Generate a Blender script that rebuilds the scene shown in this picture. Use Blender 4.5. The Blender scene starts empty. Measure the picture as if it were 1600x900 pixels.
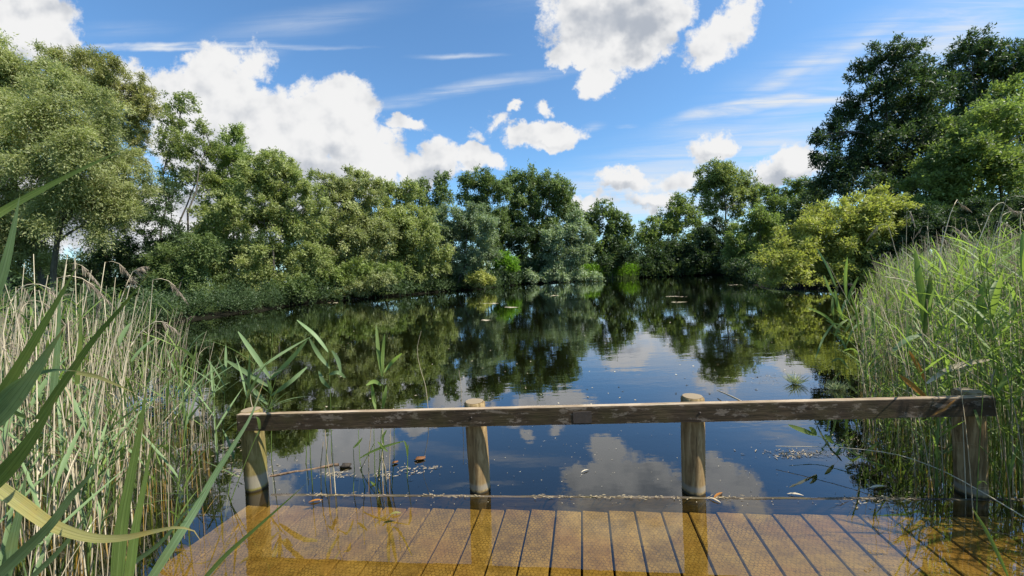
import bpy, math, random
import numpy as np
from mathutils import Matrix, Vector

rng = np.random.default_rng(7)
random.seed(7)
SC = bpy.context.scene
COL = SC.collection

# ------------------------------------------------------------------ camera
F = 620.0                      # focal length in photo pixels (1600 wide)
CAMH = 1.45
PITCH = math.atan(23 / F)      # looking slightly down
ROLL = 0.040                   # slight clockwise lean of the hand-held camera
CP = np.array([0.0, 0.0, CAMH])
_f = np.array([0, math.cos(PITCH), -math.sin(PITCH)])
_r0 = np.array([1.0, 0, 0]); _u0 = np.cross(_r0, _f)
_r = _r0 * math.cos(ROLL) - _u0 * math.sin(ROLL)
_u = _u0 * math.cos(ROLL) + _r0 * math.sin(ROLL)
cam_data = bpy.data.cameras.new('camera')
cam = bpy.data.objects.new('camera', cam_data)
COL.objects.link(cam)
cam.matrix_world = Matrix(((_r[0], _u[0], -_f[0], CP[0]), (_r[1], _u[1], -_f[1], CP[1]),
                           (_r[2], _u[2], -_f[2], CP[2]), (0, 0, 0, 1)))
cam_data.sensor_width = 36.0
cam_data.lens = F / 1600 * 36.0
cam_data.clip_start = 0.02
cam_data.clip_end = 5000
SC.camera = cam

def ray(px, py):
    return _f + _r * ((px - 800) / F) + _u * ((450 - py) / F)
def at(px, py, z=0.0):
    d = ray(px, py); return CP + d * ((z - CAMH) / d[2])
def atY(px, py, Y):
    d = ray(px, py); return CP + d * (Y / d[1])

# ------------------------------------------------------------------ light
SUN_AZ = math.radians(108)     # clockwise from +Y (the view direction)
SUN_EL = math.radians(50)
sun_dir = Vector((math.sin(SUN_AZ) * math.cos(SUN_EL), math.cos(SUN_AZ) * math.cos(SUN_EL), math.sin(SUN_EL)))
sd = bpy.data.lights.new('sun', 'SUN'); sd.energy = 5.0; sd.angle = math.radians(0.53); sd.color = (1.0, 0.95, 0.86)
so = bpy.data.objects.new('sun', sd); COL.objects.link(so)
so.rotation_euler = (-sun_dir).to_track_quat('-Z', 'Y').to_euler()

SC.view_settings.view_transform = 'Standard'
SC.view_settings.look = 'None'
SC.view_settings.exposure = 0.70
SC.view_settings.gamma = 1.0
SC.view_settings.use_curve_mapping = False
SC.render.engine = 'CYCLES'
SC.cycles.max_bounces = 8
SC.cycles.diffuse_bounces = 5
SC.cycles.glossy_bounces = 3
SC.cycles.transmission_bounces = 4
SC.cycles.transparent_max_bounces = 12
SC.cycles.caustics_reflective = False
SC.cycles.caustics_refractive = False
SC.cycles.use_denoising = True
SC.cycles.sample_clamp_indirect = 6

# ------------------------------------------------------------------ node helper
class NT:
    def __init__(self, tree):
        self.t = tree; tree.nodes.clear()
    def n(self, typ, ins=None, **props):
        nd = self.t.nodes.new(typ)
        for k, v in props.items(): setattr(nd, k, v)
        for k, v in (ins or {}).items():
            self.set(nd.inputs[k], v)
        return nd
    def set(self, sock, v):
        if isinstance(v, bpy.types.NodeSocket): self.t.links.new(v, sock)
        else: sock.default_value = v
    def m(self, op, a, b=0.0, c=None, clamp=False):
        nd = self.t.nodes.new('ShaderNodeMath'); nd.operation = op; nd.use_clamp = clamp
        self.set(nd.inputs[0], a); self.set(nd.inputs[1], b)
        if c is not None: self.set(nd.inputs[2], c)
        return nd.outputs[0]
    def vm(self, op, a, b=None, scale=None):
        nd = self.t.nodes.new('ShaderNodeVectorMath'); nd.operation = op
        self.set(nd.inputs[0], a)
        if b is not None: self.set(nd.inputs[1], b)
        if scale is not None: self.set(nd.inputs['Scale'], scale)
        return nd.outputs[1] if op in ('LENGTH', 'DOT_PRODUCT') else nd.outputs[0]
    def noise(self, vec, scale, detail=4, rough=0.5, dist=0.0, out='Fac'):
        nd = self.n('ShaderNodeTexNoise', {'Vector': vec, 'Scale': scale, 'Detail': detail, 'Roughness': rough, 'Distortion': dist})
        return nd.outputs[out]
    def ss(self, v, a, b, lo=0.0, hi=1.0):
        nd = self.n('ShaderNodeMapRange', {'Value': v, 'From Min': a, 'From Max': b, 'To Min': lo, 'To Max': hi})
        nd.interpolation_type = 'SMOOTHSTEP'; return nd.outputs[0]
    def mix(self, f, a, b, blend='MIX'):
        nd = self.t.nodes.new('ShaderNodeMix'); nd.data_type = 'RGBA'; nd.blend_type = blend
        self.set(nd.inputs[0], f); self.set(nd.inputs[6], a); self.set(nd.inputs[7], b)
        return nd.outputs[2]
    def ramp(self, v, stops):
        nd = self.t.nodes.new('ShaderNodeValToRGB'); self.set(nd.inputs[0], v)
        el = nd.color_ramp.elements
        while len(el) > 1: el.remove(el[0])
        el[0].position = stops[0][0]; el[0].color = (*stops[0][1], 1)
        for p, c in stops[1:]:
            e = el.new(p); e.color = (*c, 1)
        return nd.outputs[0]
def c4(c): return (c[0], c[1], c[2], 1.0)

# ------------------------------------------------------------------ sky
world = bpy.data.worlds.new('World'); SC.world = world; world.use_nodes = True
W = NT(world.node_tree)
tc = W.n('ShaderNodeTexCoord')
dirv = tc.outputs['Generated']
sky = W.n('ShaderNodeTexSky', sky_type='NISHITA', sun_disc=False, sun_elevation=SUN_EL, sun_rotation=SUN_AZ,
          altitude=50, air_density=1.0, dust_density=0.6, ozone_density=2.0)
skyc = W.mix(1.0, sky.outputs[0], (0.90, 1.26, 1.46, 1), 'MULTIPLY')
sep = W.n('ShaderNodeSeparateXYZ', {'Vector': dirv})
dx, dy, dz = sep.outputs
dyc = W.m('MAXIMUM', dy, 0.05)
U = W.m('DIVIDE', dx, dyc); V = W.m('DIVIDE', dz, dyc)
P = W.n('ShaderNodeCombineXYZ', {'X': U, 'Y': V, 'Z': 0.0}).outputs[0]
# billowing warp of the cloud outlines
w1 = W.vm('SUBTRACT', W.noise(P, 5.0, 5, 0.6, out='Color'), (0.5, 0.5, 0.5))
w2 = W.vm('SUBTRACT', W.noise(P, 22.0, 4, 0.6, out='Color'), (0.5, 0.5, 0.5))
PW = W.vm('ADD', P, W.vm('SCALE', w1, scale=0.15))
PW = W.vm('ADD', PW, W.vm('SCALE', w2, scale=0.050))
def uv(px, py):
    d = ray(px, py); return d[0] / d[1], d[2] / d[1]
# cumulus heads: photo position, radii in photo pixels, tilt in degrees, strength
CUM = [(120, 90, 40, 22, 20, .4), (470, 130, 40, 20, 30, .45), (600, 215, 40, 30, 0, .5), (390, 105, 50, 26, 10, .5), (620, -150, 120, 50, 0, .6), (300, -190, 160, 60, 0, .8), (25, 30, 85, 75, 10, 1), (80, 60, 40, 40, 30, .8), (200, 130, 55, 45, -10, .9), (270, 150, 55, 45, -15, .9),
       (345, 150, 66, 66, 0, .9), (400, 192, 84, 68, 0, 1.0), (330, 220, 110, 80, 0, 1), (522, 175, 70, 64, 0, 1.0), (460, 220, 100, 80, 0, 1.1),
       (320, 110, 50, 40, 20, .7), (545, 215, 55, 60, 0, 1), (580, 250, 50, 45, 0, .9), (430, 290, 160, 60, 0, .9), (560, 280, 70, 35, 0, .8),
       (680, 255, 42, 42, 10, .9), (655, 275, 55, 32, 0, .9), (745, 245, 40, 26, 0, .8), (770, 250, 28, 20, 0, .6),
       (630, 190, 38, 18, -8, .75), (848, 210, 60, 23, -3, .95), (835, 202, 25, 18, 0, .8), (845, 168, 14, 16, 30, .6), (780, 190, 26, 16, 20, .42), (800, 165, 16, 10, 0, .5), (735, 210, 30, 14, 10, .33),
       (955, 22, 108, 58, 0, 1.1), (1010, 42, 74, 50, 40, 1.05), (895, 85, 42, 24, 0, .9), (940, 118, 42, 30, 25, .9), (930, 60, 70, 45, 0, 1),
       (1130, 50, 70, 42, 38, .72), (1105, 80, 48, 32, 20, .75), (1150, 20, 50, 36, 50, .6),
       (1118, 235, 32, 27, 0, .75), (975, 285, 52, 20, 0, .8), (1020, 312, 55, 20, 0, .62), (1060, 282, 60, 22, 0, .5), (1225, 270, 60, 26, 12, .8), (1255, 262, 40, 26, 0, .7),
       (920, 322, 40, 18, 0, .6), (250, 350, 200, 60, 0, .9), (60, 330, 220, 80, 0, .8)]
CIR = [(560, -110, 420, 60, 6, .5), (900, -170, 700, 60, -4, .45), (1300, -120, 500, 60, 10, .5), (200, -100, 300, 50, 8, .35), (310, 73, 240, 5.5, -2, .62), (220, 70, 130, 5, -1, .6), (715, 87, 75, 5, -1, .4), (720, 140, 190, 12, 8, .42), (850, 120, 110, 7, 8, .2),  # veils above the frame are added to whiten the reflection over the deck
       (470, 35, 190, 26, 8, .22), (190, 45, 110, 16, 0, .16), (1180, 165, 150, 15, 8, .72), (1290, 155, 120, 14, 5, .5), (1210, 185, 220, 26, 10, .30), (1240, 115, 150, 22, 28, .42), (1330, 75, 170, 26, 26, .40),
       (1480, 55, 220, 75, 18, .42), (1300, 90, 280, 50, 24, .25), (1090, 235, 240, 55, 12, .36), (1000, 290, 210, 50, 5, .50), (1200, 225, 200, 50, 10, .4), (1060, 330, 260, 45, 0, .5),
       (1140, 270, 240, 60, 5, .3), (925, 198, 22, 8, 8, .3), (980, 196, 20, 4, 0, .3), (400, 85, 60, 22, 10, .25)]
def blob_field(vec, blobs):
    acc = None
    for (px, py, rx, ry, ang, wt) in blobs:
        u, v = uv(px, py)
        mp = W.n('ShaderNodeMapping', {'Vector': vec, 'Location': (u, v, 0), 'Rotation': (0, 0, math.radians(ang)), 'Scale': (rx / F * 1.25, ry / F * 1.25, 1)}, vector_type='TEXTURE')
        g = W.n('ShaderNodeTexGradient', {'Vector': mp.outputs[0]}, gradient_type='SPHERICAL').outputs['Fac']
        g = W.m('MULTIPLY', g, wt)
        acc = g if acc is None else W.m('MAXIMUM', acc, g)
    return acc
front = W.ss(dy, 0.12, 0.25)
BF = blob_field(PW, CUM)
n_det = W.noise(P, 24.0, 8, 0.68)
n_mid = W.noise(P, 8.0, 5, 0.55)
# the rest of the sky, away from the view: fair weather cumulus on a high plane
dzc = W.m('MAXIMUM', dz, 0.06)
Q = W.n('ShaderNodeCombineXYZ', {'X': W.m('DIVIDE', dx, dzc), 'Y': W.m('DIVIDE', dy, dzc), 'Z': 3.0}).outputs[0]
gen = W.ss(W.noise(Q, 0.9, 7, 0.6), 0.54, 0.80)
high = W.ss(V, 0.95, 1.25)                      # above the part of the sky that the picture shows
genw = W.m('MAXIMUM', W.m('SUBTRACT', 1.0, front), high)
field = W.m('ADD', W.m('MULTIPLY', BF, W.m('SUBTRACT', 1.0, genw)), W.m('MULTIPLY', gen, genw))
dens = W.m('ADD', field, W.m('MULTIPLY', W.m('SUBTRACT', n_det, 0.5), 0.62))
dens = W.m('ADD', dens, W.m('MULTIPLY', W.m('SUBTRACT', n_mid, 0.5), 0.35))
alpha = W.ss(dens, 0.13, 0.36)
wisp = W.m('ADD', field, W.m('MULTIPLY', W.m('SUBTRACT', W.noise(PW, 13.0, 9, 0.74, 0.4), 0.5), 1.5))
alpha = W.m('MAXIMUM', alpha, W.m('MULTIPLY', W.ss(wisp, 0.20, 0.62), W.m('MULTIPLY', W.ss(field, 0.01, 0.12), 0.75)))
# billow relief: the same noise sampled a little towards the light
Ps = W.vm('ADD', P, (0.018, 0.034, 0.0))
rel = W.m('SUBTRACT', W.noise(P, 7.0, 4, 0.5), W.noise(Ps, 7.0, 4, 0.5))
thick = W.ss(dens, 0.35, 1.05)
Psd_ = W.noise(W.vm('ADD', P, (0.0, 3.0, 1.0)), 5.0, 5, 0.55)
GREY = [(945, 20, 95, 42, 0, 1.1), (1000, 50, 60, 30, 40, .9), (440, 300, 190, 55, 0, 1.0), (330, 250, 90, 60, 0, .8), (540, 250, 70, 30, 0, .6), (40, 10, 80, 40, 0, .6), (60, 350, 200, 80, 0, .8),
        (675, 285, 60, 22, 0, .8), (740, 258, 40, 12, 0, .6), (975, 296, 50, 12, 0, .9), (1020, 324, 50, 10, 0, .8), (1225, 285, 60, 16, 0, .8), (848, 222, 50, 8, 0, .5), (1118, 250, 26, 12, 0, .6)]
GF = W.m('MULTIPLY', blob_field(PW, GREY), W.m('SUBTRACT', 1.0, genw))
greyf = W.ss(W.m('ADD', GF, W.m('MULTIPLY', W.m('SUBTRACT', Psd_, 0.5), 0.6)), 0.05, 0.75)
shade = W.m('SUBTRACT', W.m('ADD', 0.95, W.m('MULTIPLY', rel, 1.5)), W.m('MULTIPLY', greyf, 0.32))
shade = W.m('SUBTRACT', shade, W.m('MULTIPLY', W.m('MULTIPLY', genw, thick), 0.35))
shade = W.m('MINIMUM', W.m('MAXIMUM', shade, 0.40), 1.02)
CL = 6.2
ccol = W.mix(W.ss(shade, 0.45, 1.0), (0.50 * CL, 0.545 * CL, 0.62 * CL, 1), (1.0 * CL, 1.0 * CL, 1.0 * CL, 1))
# cirrus veils and trails
ang = math.radians(14)
Cm = W.n('ShaderNodeMapping', {'Vector': P, 'Rotation': (0, 0, -ang), 'Scale': (2.6, 34.0, 1)})
n_c = W.noise(Cm.outputs[0], 1.0, 7, 0.62, 0.6)
PC = W.vm('ADD', P, W.vm('SCALE', w1, scale=0.03))
CF = W.m('MULTIPLY', blob_field(PC, CIR), W.m('SUBTRACT', 1.0, genw))
ca = W.m('MULTIPLY', W.ss(CF, 0.0, 0.55), W.ss(n_c, 0.30, 0.66, 0.15, 1.0))
ca = W.m('MULTIPLY', ca, 1.12, clamp=True)
s1 = W.mix(ca, skyc, (0.84 * CL, 0.90 * CL, 0.98 * CL, 1))
s2 = W.mix(alpha, s1, ccol)
bg = W.n('ShaderNodeBackground', {'Color': s2, 'Strength': 0.089})
wo = W.n('ShaderNodeOutputWorld', {'Surface': bg.outputs[0]})

# ------------------------------------------------------------------ object helpers
def tag(o, label=None, cat=None, group=None, kind=None):
    if label: o['label'] = label
    if cat: o['category'] = cat
    if group: o['group'] = group
    if kind: o['kind'] = kind
    return o
def link(name, me, mat=None, parent=None):
    o = bpy.data.objects.new(name, me); COL.objects.link(o)
    if mat is not None and len(me.materials) == 0: me.materials.append(mat)
    if parent is not None: o.parent = parent
    return o
def empty(name, loc=(0, 0, 0), rz=0.0):
    o = bpy.data.objects.new(name, None); COL.objects.link(o)
    o.empty_display_size = 0.1
    o.location = tuple(float(v) for v in loc); o.rotation_euler = (0, 0, rz); return o
def mesh_np(name, co, quads=None, tris=None, attr=None, smooth=False):
    """Mesh from numpy arrays; attr is a per-vertex float layer named tint."""
    me = bpy.data.meshes.new(name)
    co = np.ascontiguousarray(co, dtype=np.float32)
    nq = 0 if quads is None else len(quads); nt = 0 if tris is None else len(tris)
    me.vertices.add(len(co)); me.vertices.foreach_set('co', co.ravel())
    loops = []
    starts = []
    if nq: loops.append(np.asarray(quads, dtype=np.int32).ravel()); starts.append(np.arange(nq) * 4)
    if nt: loops.append(np.asarray(tris, dtype=np.int32).ravel()); starts.append(nq * 4 + np.arange(nt) * 3)
    L = np.concatenate(loops); S = np.concatenate(starts).astype(np.int32)
    me.loops.add(len(L)); me.loops.foreach_set('vertex_index', L)
    me.polygons.add(nq + nt); me.polygons.foreach_set('loop_start', S)
    if smooth: me.polygons.foreach_set('use_smooth', np.ones(nq + nt, dtype=bool))
    me.update(calc_edges=True)
    if attr is not None:
        a = me.attributes.new('tint', 'FLOAT', 'POINT')
        a.data.foreach_set('value', np.ascontiguousarray(attr, dtype=np.float32))
    return me
def norm(v): return v / np.maximum(np.linalg.norm(v, axis=-1, keepdims=True), 1e-9)

def tubes_np(curves, radii, sides=5, cap=False):
    """curves (N,K,3), radii (N,K) -> co, quads"""
    N, K, _ = curves.shape
    tan = np.gradient(curves, axis=1); tan = norm(tan)
    ref = np.where(np.abs(tan[..., 2:3]) > 0.9, np.array([1.0, 0, 0]), np.array([0, 0, 1.0]))
    a = norm(np.cross(tan, ref)); b = np.cross(tan, a)
    th = np.linspace(0, 2 * np.pi, sides, endpoint=False)
    ring = a[:, :, None, :] * np.cos(th)[None, None, :, None] + b[:, :, None, :] * np.sin(th)[None, None, :, None]
    co = curves[:, :, None, :] + ring * radii[:, :, None, None]
    idx = np.arange(N * K * sides).reshape(N, K, sides)
    i0 = idx[:, :-1, :]; i1 = idx[:, 1:, :]
    q = np.stack([i0, np.roll(i0, -1, axis=2), np.roll(i1, -1, axis=2), i1], axis=-1).reshape(-1, 4)
    return co.reshape(-1, 3), q
def ribbons_np(curves, side, widths, fold=0.0):
    """curves (N,K,3), side (N,K,3) unit, widths (N,K) -> leaf blades with a folded midrib"""
    N, K, _ = curves.shape
    tan = norm(np.gradient(curves, axis=1)); nrm = norm(np.cross(tan, side))
    l = curves - side * widths[..., None] / 2 + nrm * (widths * fold)[..., None]
    r = curves + side * widths[..., None] / 2 + nrm * (widths * fold)[..., None]
    co = np.stack([l, curves, r], axis=2)
    idx = np.arange(N * K * 3).reshape(N, K, 3)
    q = np.concatenate([np.stack([idx[:, :-1, j], idx[:, :-1, j + 1], idx[:, 1:, j + 1], idx[:, 1:, j]], -1).reshape(-1, 4) for j in (0, 1)])
    return co.reshape(-1, 3), q
def leaves_tri(c, d, n, ln, wd):
    """single-facet leaves for trees far enough away that a leaf is about a pixel"""
    s = norm(np.cross(d, n))
    co = np.stack([c - d * (ln * 0.45)[:, None] + s * (wd * 0.5)[:, None], c + d * (ln * 0.55)[:, None], c - d * (ln * 0.30)[:, None] - s * (wd * 0.5)[:, None]], axis=1)
    return co.reshape(-1, 3), np.arange(len(c) * 3).reshape(-1, 3)
def leaves_np(c, d, n, ln, wd):
    """rhombic leaves: centre c, direction d, normal n"""
    s = norm(np.cross(d, n))
    co = np.stack([c - d * (ln / 2)[:, None], c + s * (wd / 2)[:, None] - d * (ln * 0.08)[:, None],
                   c + d * (ln / 2)[:, None], c - s * (wd / 2)[:, None] - d * (ln * 0.08)[:, None]], axis=1)
    q = np.arange(len(c) * 4).reshape(-1, 4)
    return co.reshape(-1, 3), q
class MB:
    def __init__(self): self.co = []; self.q = []; self.t = []; self.a = []; self.n = 0
    def add(self, co, q=None, t=None, a=0.5):
        co = np.asarray(co, dtype=float).reshape(-1, 3)
        self.co.append(co)
        if q is not None and len(q): self.q.append(np.asarray(q) + self.n)
        if t is not None and len(t): self.t.append(np.asarray(t) + self.n)
        self.a.append(np.full(len(co), a) if np.isscalar(a) else np.asarray(a)); self.n += len(co)
    def mesh(self, name, smooth=False):
        return mesh_np(name, np.concatenate(self.co), np.concatenate(self.q) if self.q else None,
                       np.concatenate(self.t) if self.t else None, np.concatenate(self.a), smooth)
def rndv(n): return norm(rng.normal(size=(n, 3)))

# ------------------------------------------------------------------ materials
def new_mat(name):
    m = bpy.data.materials.new(name); m.use_nodes = True
    return m, NT(m.node_tree)
def leaf_mat(name, dark, light, trans=0.35, tcol=None, rough=0.5, spec=0.25, veins=False):
    m, t = new_mat(name)
    a = t.n('ShaderNodeAttribute', attribute_name='tint').outputs['Fac']
    base = t.mix(a, c4(dark), c4(light))
    tc_ = tcol or (light[0] * 1.35, light[1] * 1.55, light[2] * 0.8)
    tr = t.mix(a, c4([x * 0.6 for x in tc_]), c4(tc_))
    if veins:
        ac = t.n('ShaderNodeAttribute', attribute_name='across').outputs['Fac']; al = t.n('ShaderNodeAttribute', attribute_name='along').outputs['Fac']
        pv = t.n('ShaderNodeCombineXYZ', {'X': t.m('MULTIPLY', ac, 9.0), 'Y': t.m('MULTIPLY', al, 1.6), 'Z': 0.0}).outputs[0]
        pos_ = t.n('ShaderNodeNewGeometry').outputs['Position']
        nv = t.noise(pv, 1.0, 4, 0.7); ns = t.noise(pos_, 60.0, 4, 0.65); nl = t.noise(pos_, 9.0, 3, 0.6)
        k = t.ss(nv, 0.38, 0.62, 0.62, 1.15)
        base = t.mix(1.0, base, t.n('ShaderNodeCombineXYZ', {'X': k, 'Y': k, 'Z': k}).outputs[0], 'MULTIPLY')
        tr = t.mix(1.0, tr, t.n('ShaderNodeCombineXYZ', {'X': k, 'Y': k, 'Z': k}).outputs[0], 'MULTIPLY')
        mid = t.ss(t.m('ABSOLUTE', ac), 0.0, 0.10, 0.7, 0.0)
        base = t.mix(mid, base, (light[0] * 1.1, light[1] * 1.05, light[2] * 1.3, 1))
        base = t.mix(t.ss(nl, 0.52, 0.72, 0, 0.45), base, (light[0] * 1.15, light[1] * 0.85, light[2] * 0.5, 1))
        base = t.mix(t.ss(ns, 0.66, 0.74, 0, 0.8), base, (0.10, 0.07, 0.03, 1))
        base = t.mix(t.m('MULTIPLY', t.ss(al, 0.86, 1.0), t.ss(nl, 0.35, 0.6)), base, (0.30, 0.20, 0.08, 1))
    p = t.n('ShaderNodeBsdfPrincipled', {'Base Color': base, 'Roughness': rough, 'Specular IOR Level': spec})
    tl = t.n('ShaderNodeBsdfTranslucent', {'Color': tr})
    mx = t.n('ShaderNodeMixShader', {0: trans, 1: p.outputs[0], 2: tl.outputs[0]})
    t.n('ShaderNodeOutputMaterial', {'Surface': mx.outputs[0]})
    return m
LEAF = {
    'willow':  leaf_mat('willow_leaf', (0.120, 0.145, 0.050), (0.440, 0.445, 0.205), 0.34),
    'olive':   leaf_mat('olive_leaf', (0.085, 0.125, 0.030), (0.360, 0.385, 0.150), 0.36),
    'brown':   leaf_mat('brown_willow_leaf', (0.100, 0.105, 0.036), (0.330, 0.320, 0.115), 0.30),
    'grey':    leaf_mat('silver_leaf', (0.095, 0.125, 0.070), (0.340, 0.400, 0.230), 0.30),
    'green':   leaf_mat('green_leaf', (0.045, 0.080, 0.018), (0.205, 0.255, 0.095), 0.34),
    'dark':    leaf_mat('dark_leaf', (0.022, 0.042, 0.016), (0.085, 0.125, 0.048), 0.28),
    'mid':     leaf_mat('mid_leaf', (0.060, 0.092, 0.020), (0.285, 0.340, 0.105), 0.36),
    'yellow':  leaf_mat('yellow_leaf', (0.130, 0.150, 0.032), (0.440, 0.430, 0.120), 0.38),
    'bright':  leaf_mat('bright_leaf', (0.060, 0.120, 0.012), (0.190, 0.330, 0.035), 0.40),
}
def bark_mat(name, c1, c2, scale=6.0):
    m, t = new_mat(name)
    co = t.n('ShaderNodeTexCoord').outputs['Object']
    mp = t.n('ShaderNodeMapping', {'Vector': co, 'Scale': (scale, scale, scale * 0.25)}).outputs[0]
    n = t.noise(mp, 2.0, 5, 0.65)
    col = t.ramp(n, [(0.3, c1), (0.7, c2)])
    b = t.n('ShaderNodeBump', {'Height': n, 'Strength': 0.5, 'Distance': 0.02})
    p = t.n('ShaderNodeBsdfPrincipled', {'Base Color': col, 'Roughness': 0.9, 'Normal': b.outputs[0]})
    t.n('ShaderNodeOutputMaterial', {'Surface': p.outputs[0]})
    return m
BARK = bark_mat('bark', (0.035, 0.030, 0.022), (0.115, 0.100, 0.075))
BARK_PALE = bark_mat('pale_bark', (0.10, 0.090, 0.07), (0.24, 0.22, 0.17))

# ground, pond bed
m_ground, t = new_mat('bank_soil_and_grass')
geo = t.n('ShaderNodeNewGeometry')
n1 = t.noise(geo.outputs['Position'], 0.6, 5, 0.6); n2 = t.noise(geo.outputs['Position'], 9.0, 4, 0.6)
grass = t.mix(n1, (0.022, 0.035, 0.010, 1), (0.060, 0.085, 0.024, 1))
soil = t.mix(n2, (0.006, 0.006, 0.004, 1), (0.016, 0.015, 0.009, 1))
z = t.n('ShaderNodeSeparateXYZ', {'Vector': geo.outputs['Position']}).outputs['Z']
col = t.mix(t.ss(z, 0.10, 0.30), soil, grass)
mud = t.mix(n1, (0.0016, 0.0032, 0.0022, 1), (0.003, 0.005, 0.003, 1))
col = t.mix(t.ss(z, -0.05, 0.02), mud, col)
b = t.n('ShaderNodeBump', {'Height': n2, 'Strength': 0.6, 'Distance': 0.05})
p = t.n('ShaderNodeBsdfPrincipled', {'Base Color': col, 'Roughness': 0.95, 'Specular IOR Level': 0.04, 'Normal': b.outputs[0]})
t.n('ShaderNodeOutputMaterial', {'Surface': p.outputs[0]})

# water: Fresnel reflection over tea-coloured clear water
m_water, t = new_mat('pond_water')
geo = t.n('ShaderNodeNewGeometry'); pos = geo.outputs['Position']
mp = t.n('ShaderNodeMapping', {'Vector': pos, 'Scale': (0.8, 1.5, 1.0)}).outputs[0]
h1 = t.noise(mp, 2.2, 3, 0.5); h2 = t.noise(mp, 9.0, 2, 0.5)
patch = t.ss(t.noise(pos, 0.16, 3, 0.5), 0.40, 0.65)
hh = t.m('ADD', t.m('MULTIPLY', h1, 0.0032), t.m('MULTIPLY', h2, 0.0004))
hh = t.m('MULTIPLY', hh, t.m('ADD', 0.25, t.m('MULTIPLY', patch, 0.75)))
b = t.n('ShaderNodeBump', {'Height': hh, 'Strength': 1.0, 'Distance': 1.0})
cosv = t.m('ABSOLUTE', t.vm('DOT_PRODUCT', b.outputs[0], geo.outputs['Incoming']))
fres = t.m('ADD', 0.078, t.m('MULTIPLY', 0.922, t.m('POWER', t.m('SUBTRACT', 1.0, cosv, clamp=True), 3.5)), clamp=True)
gl = t.n('ShaderNodeBsdfGlossy', {'Color': (0.93, 0.95, 0.98, 1), 'Roughness': 0.010, 'Normal': b.outputs[0]})
tr = t.n('ShaderNodeBsdfTransparent', {'Color': (0.91, 0.75, 0.36, 1)})
mx = t.n('ShaderNodeMixShader', {0: fres, 1: tr.outputs[0], 2: gl.outputs[0]})
t.n('ShaderNodeOutputMaterial', {'Surface': mx.outputs[0]})

# ------------------------------------------------------------------ terrain and water
SHORE = np.array([(-5.5, -6), (-6.5, 0), (-7.5, 4), (-9.5, 9), (-12.5, 13), (-14.0, 16), (-13.6, 20), (-13.6, 25), (-11.5, 29),
                  (-8.5, 32), (-7.6, 35), (-3.0, 39), (-1.2, 46), (2.0, 52), (6, 54), (11.5, 55.0), (14, 57.5), (19, 60), (27, 61), (33, 58),
                  (34, 52), (28, 44), (23, 35), (17.5, 28), (15.2, 25.5), (15.0, 23.2), (16.5, 21.5), (19.5, 18), (16, 11), (11.5, 6), (8.5, 1), (8, -6)], dtype=float)
def shore_sd(x, y):
    """signed distance to the pond outline, negative in the water"""
    d = np.full(x.shape, 1e9); inside = np.zeros(x.shape, bool)
    n = len(SHORE)
    for i in range(n):
        ax, ay = SHORE[i]; bx, by = SHORE[(i + 1) % n]
        ex, ey = bx - ax, by - ay
        tt = np.clip(((x - ax) * ex + (y - ay) * ey) / (ex * ex + ey * ey), 0, 1)
        d = np.minimum(d, np.hypot(x - ax - tt * ex, y - ay - tt * ey))
        c = ((ay > y) != (by > y)) & (x < (bx - ax) * (y - ay) / (by - ay + 1e-12) + ax)
        inside ^= c
    return np.where(inside, -d, d)
def wob(x, y, s):
    return np.sin(x * s * 1.3 + 1.7 * np.sin(y * s * 0.7)) * np.cos(y * s * 1.1 + 1.3 * np.sin(x * s * 0.9))
def height(x, y):
    s = shore_sd(x, y) + 0.45 * wob(x, y, 0.9) + 0.2 * wob(x, y, 2.3)
    land = np.clip(s * 0.28, 0, 0.45) + 0.10 * wob(x, y, 0.31) * np.clip(s, 0, 1) + 0.8 * np.clip((s - 12) / 60, 0, 1)
    bed = -np.clip(-s * 0.30, 0, 1.3)
    # the open water in front of the platform is deep
    return np.where(s > 0, land, bed)
g = np.linspace(-1, 1, 191)
gx = np.sinh(g * 6.2) / np.sinh(6.2) * 1800 + 2; gy = np.sinh(g * 6.2) / np.sinh(6.2) * 1800 + 22
X, Y = np.meshgrid(gx, gy, indexing='ij')
Z = height(X, Y)
N = len(g); idx = np.arange(N * N).reshape(N, N)
q = np.stack([idx[:-1, :-1], idx[1:, :-1], idx[1:, 1:], idx[:-1, 1:]], -1).reshape(-1, 4)
ground = link('ground', mesh_np('ground', np.stack([X, Y, Z], -1).reshape(-1, 3), q, smooth=True), m_ground); tag(ground, kind='structure')
wx = np.linspace(-30, 48, 40); wy = np.linspace(-14, 84, 50)
X, Y = np.meshgrid(wx, wy, indexing='ij'); idx = np.arange(X.size).reshape(X.shape)
q = np.stack([idx[:-1, :-1], idx[1:, :-1], idx[1:, 1:], idx[:-1, 1:]], -1).reshape(-1, 4)
# keep only the cells that touch the pond
cx = X[:-1, :-1] + 1; cy = Y[:-1, :-1] + 1
keep = (shore_sd(cx, cy) < 3.0).reshape(-1)
water = link('water', mesh_np('water', np.stack([X, Y, X * 0], -1).reshape(-1, 3), q[keep]), m_water); tag(water, kind='structure')

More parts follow.
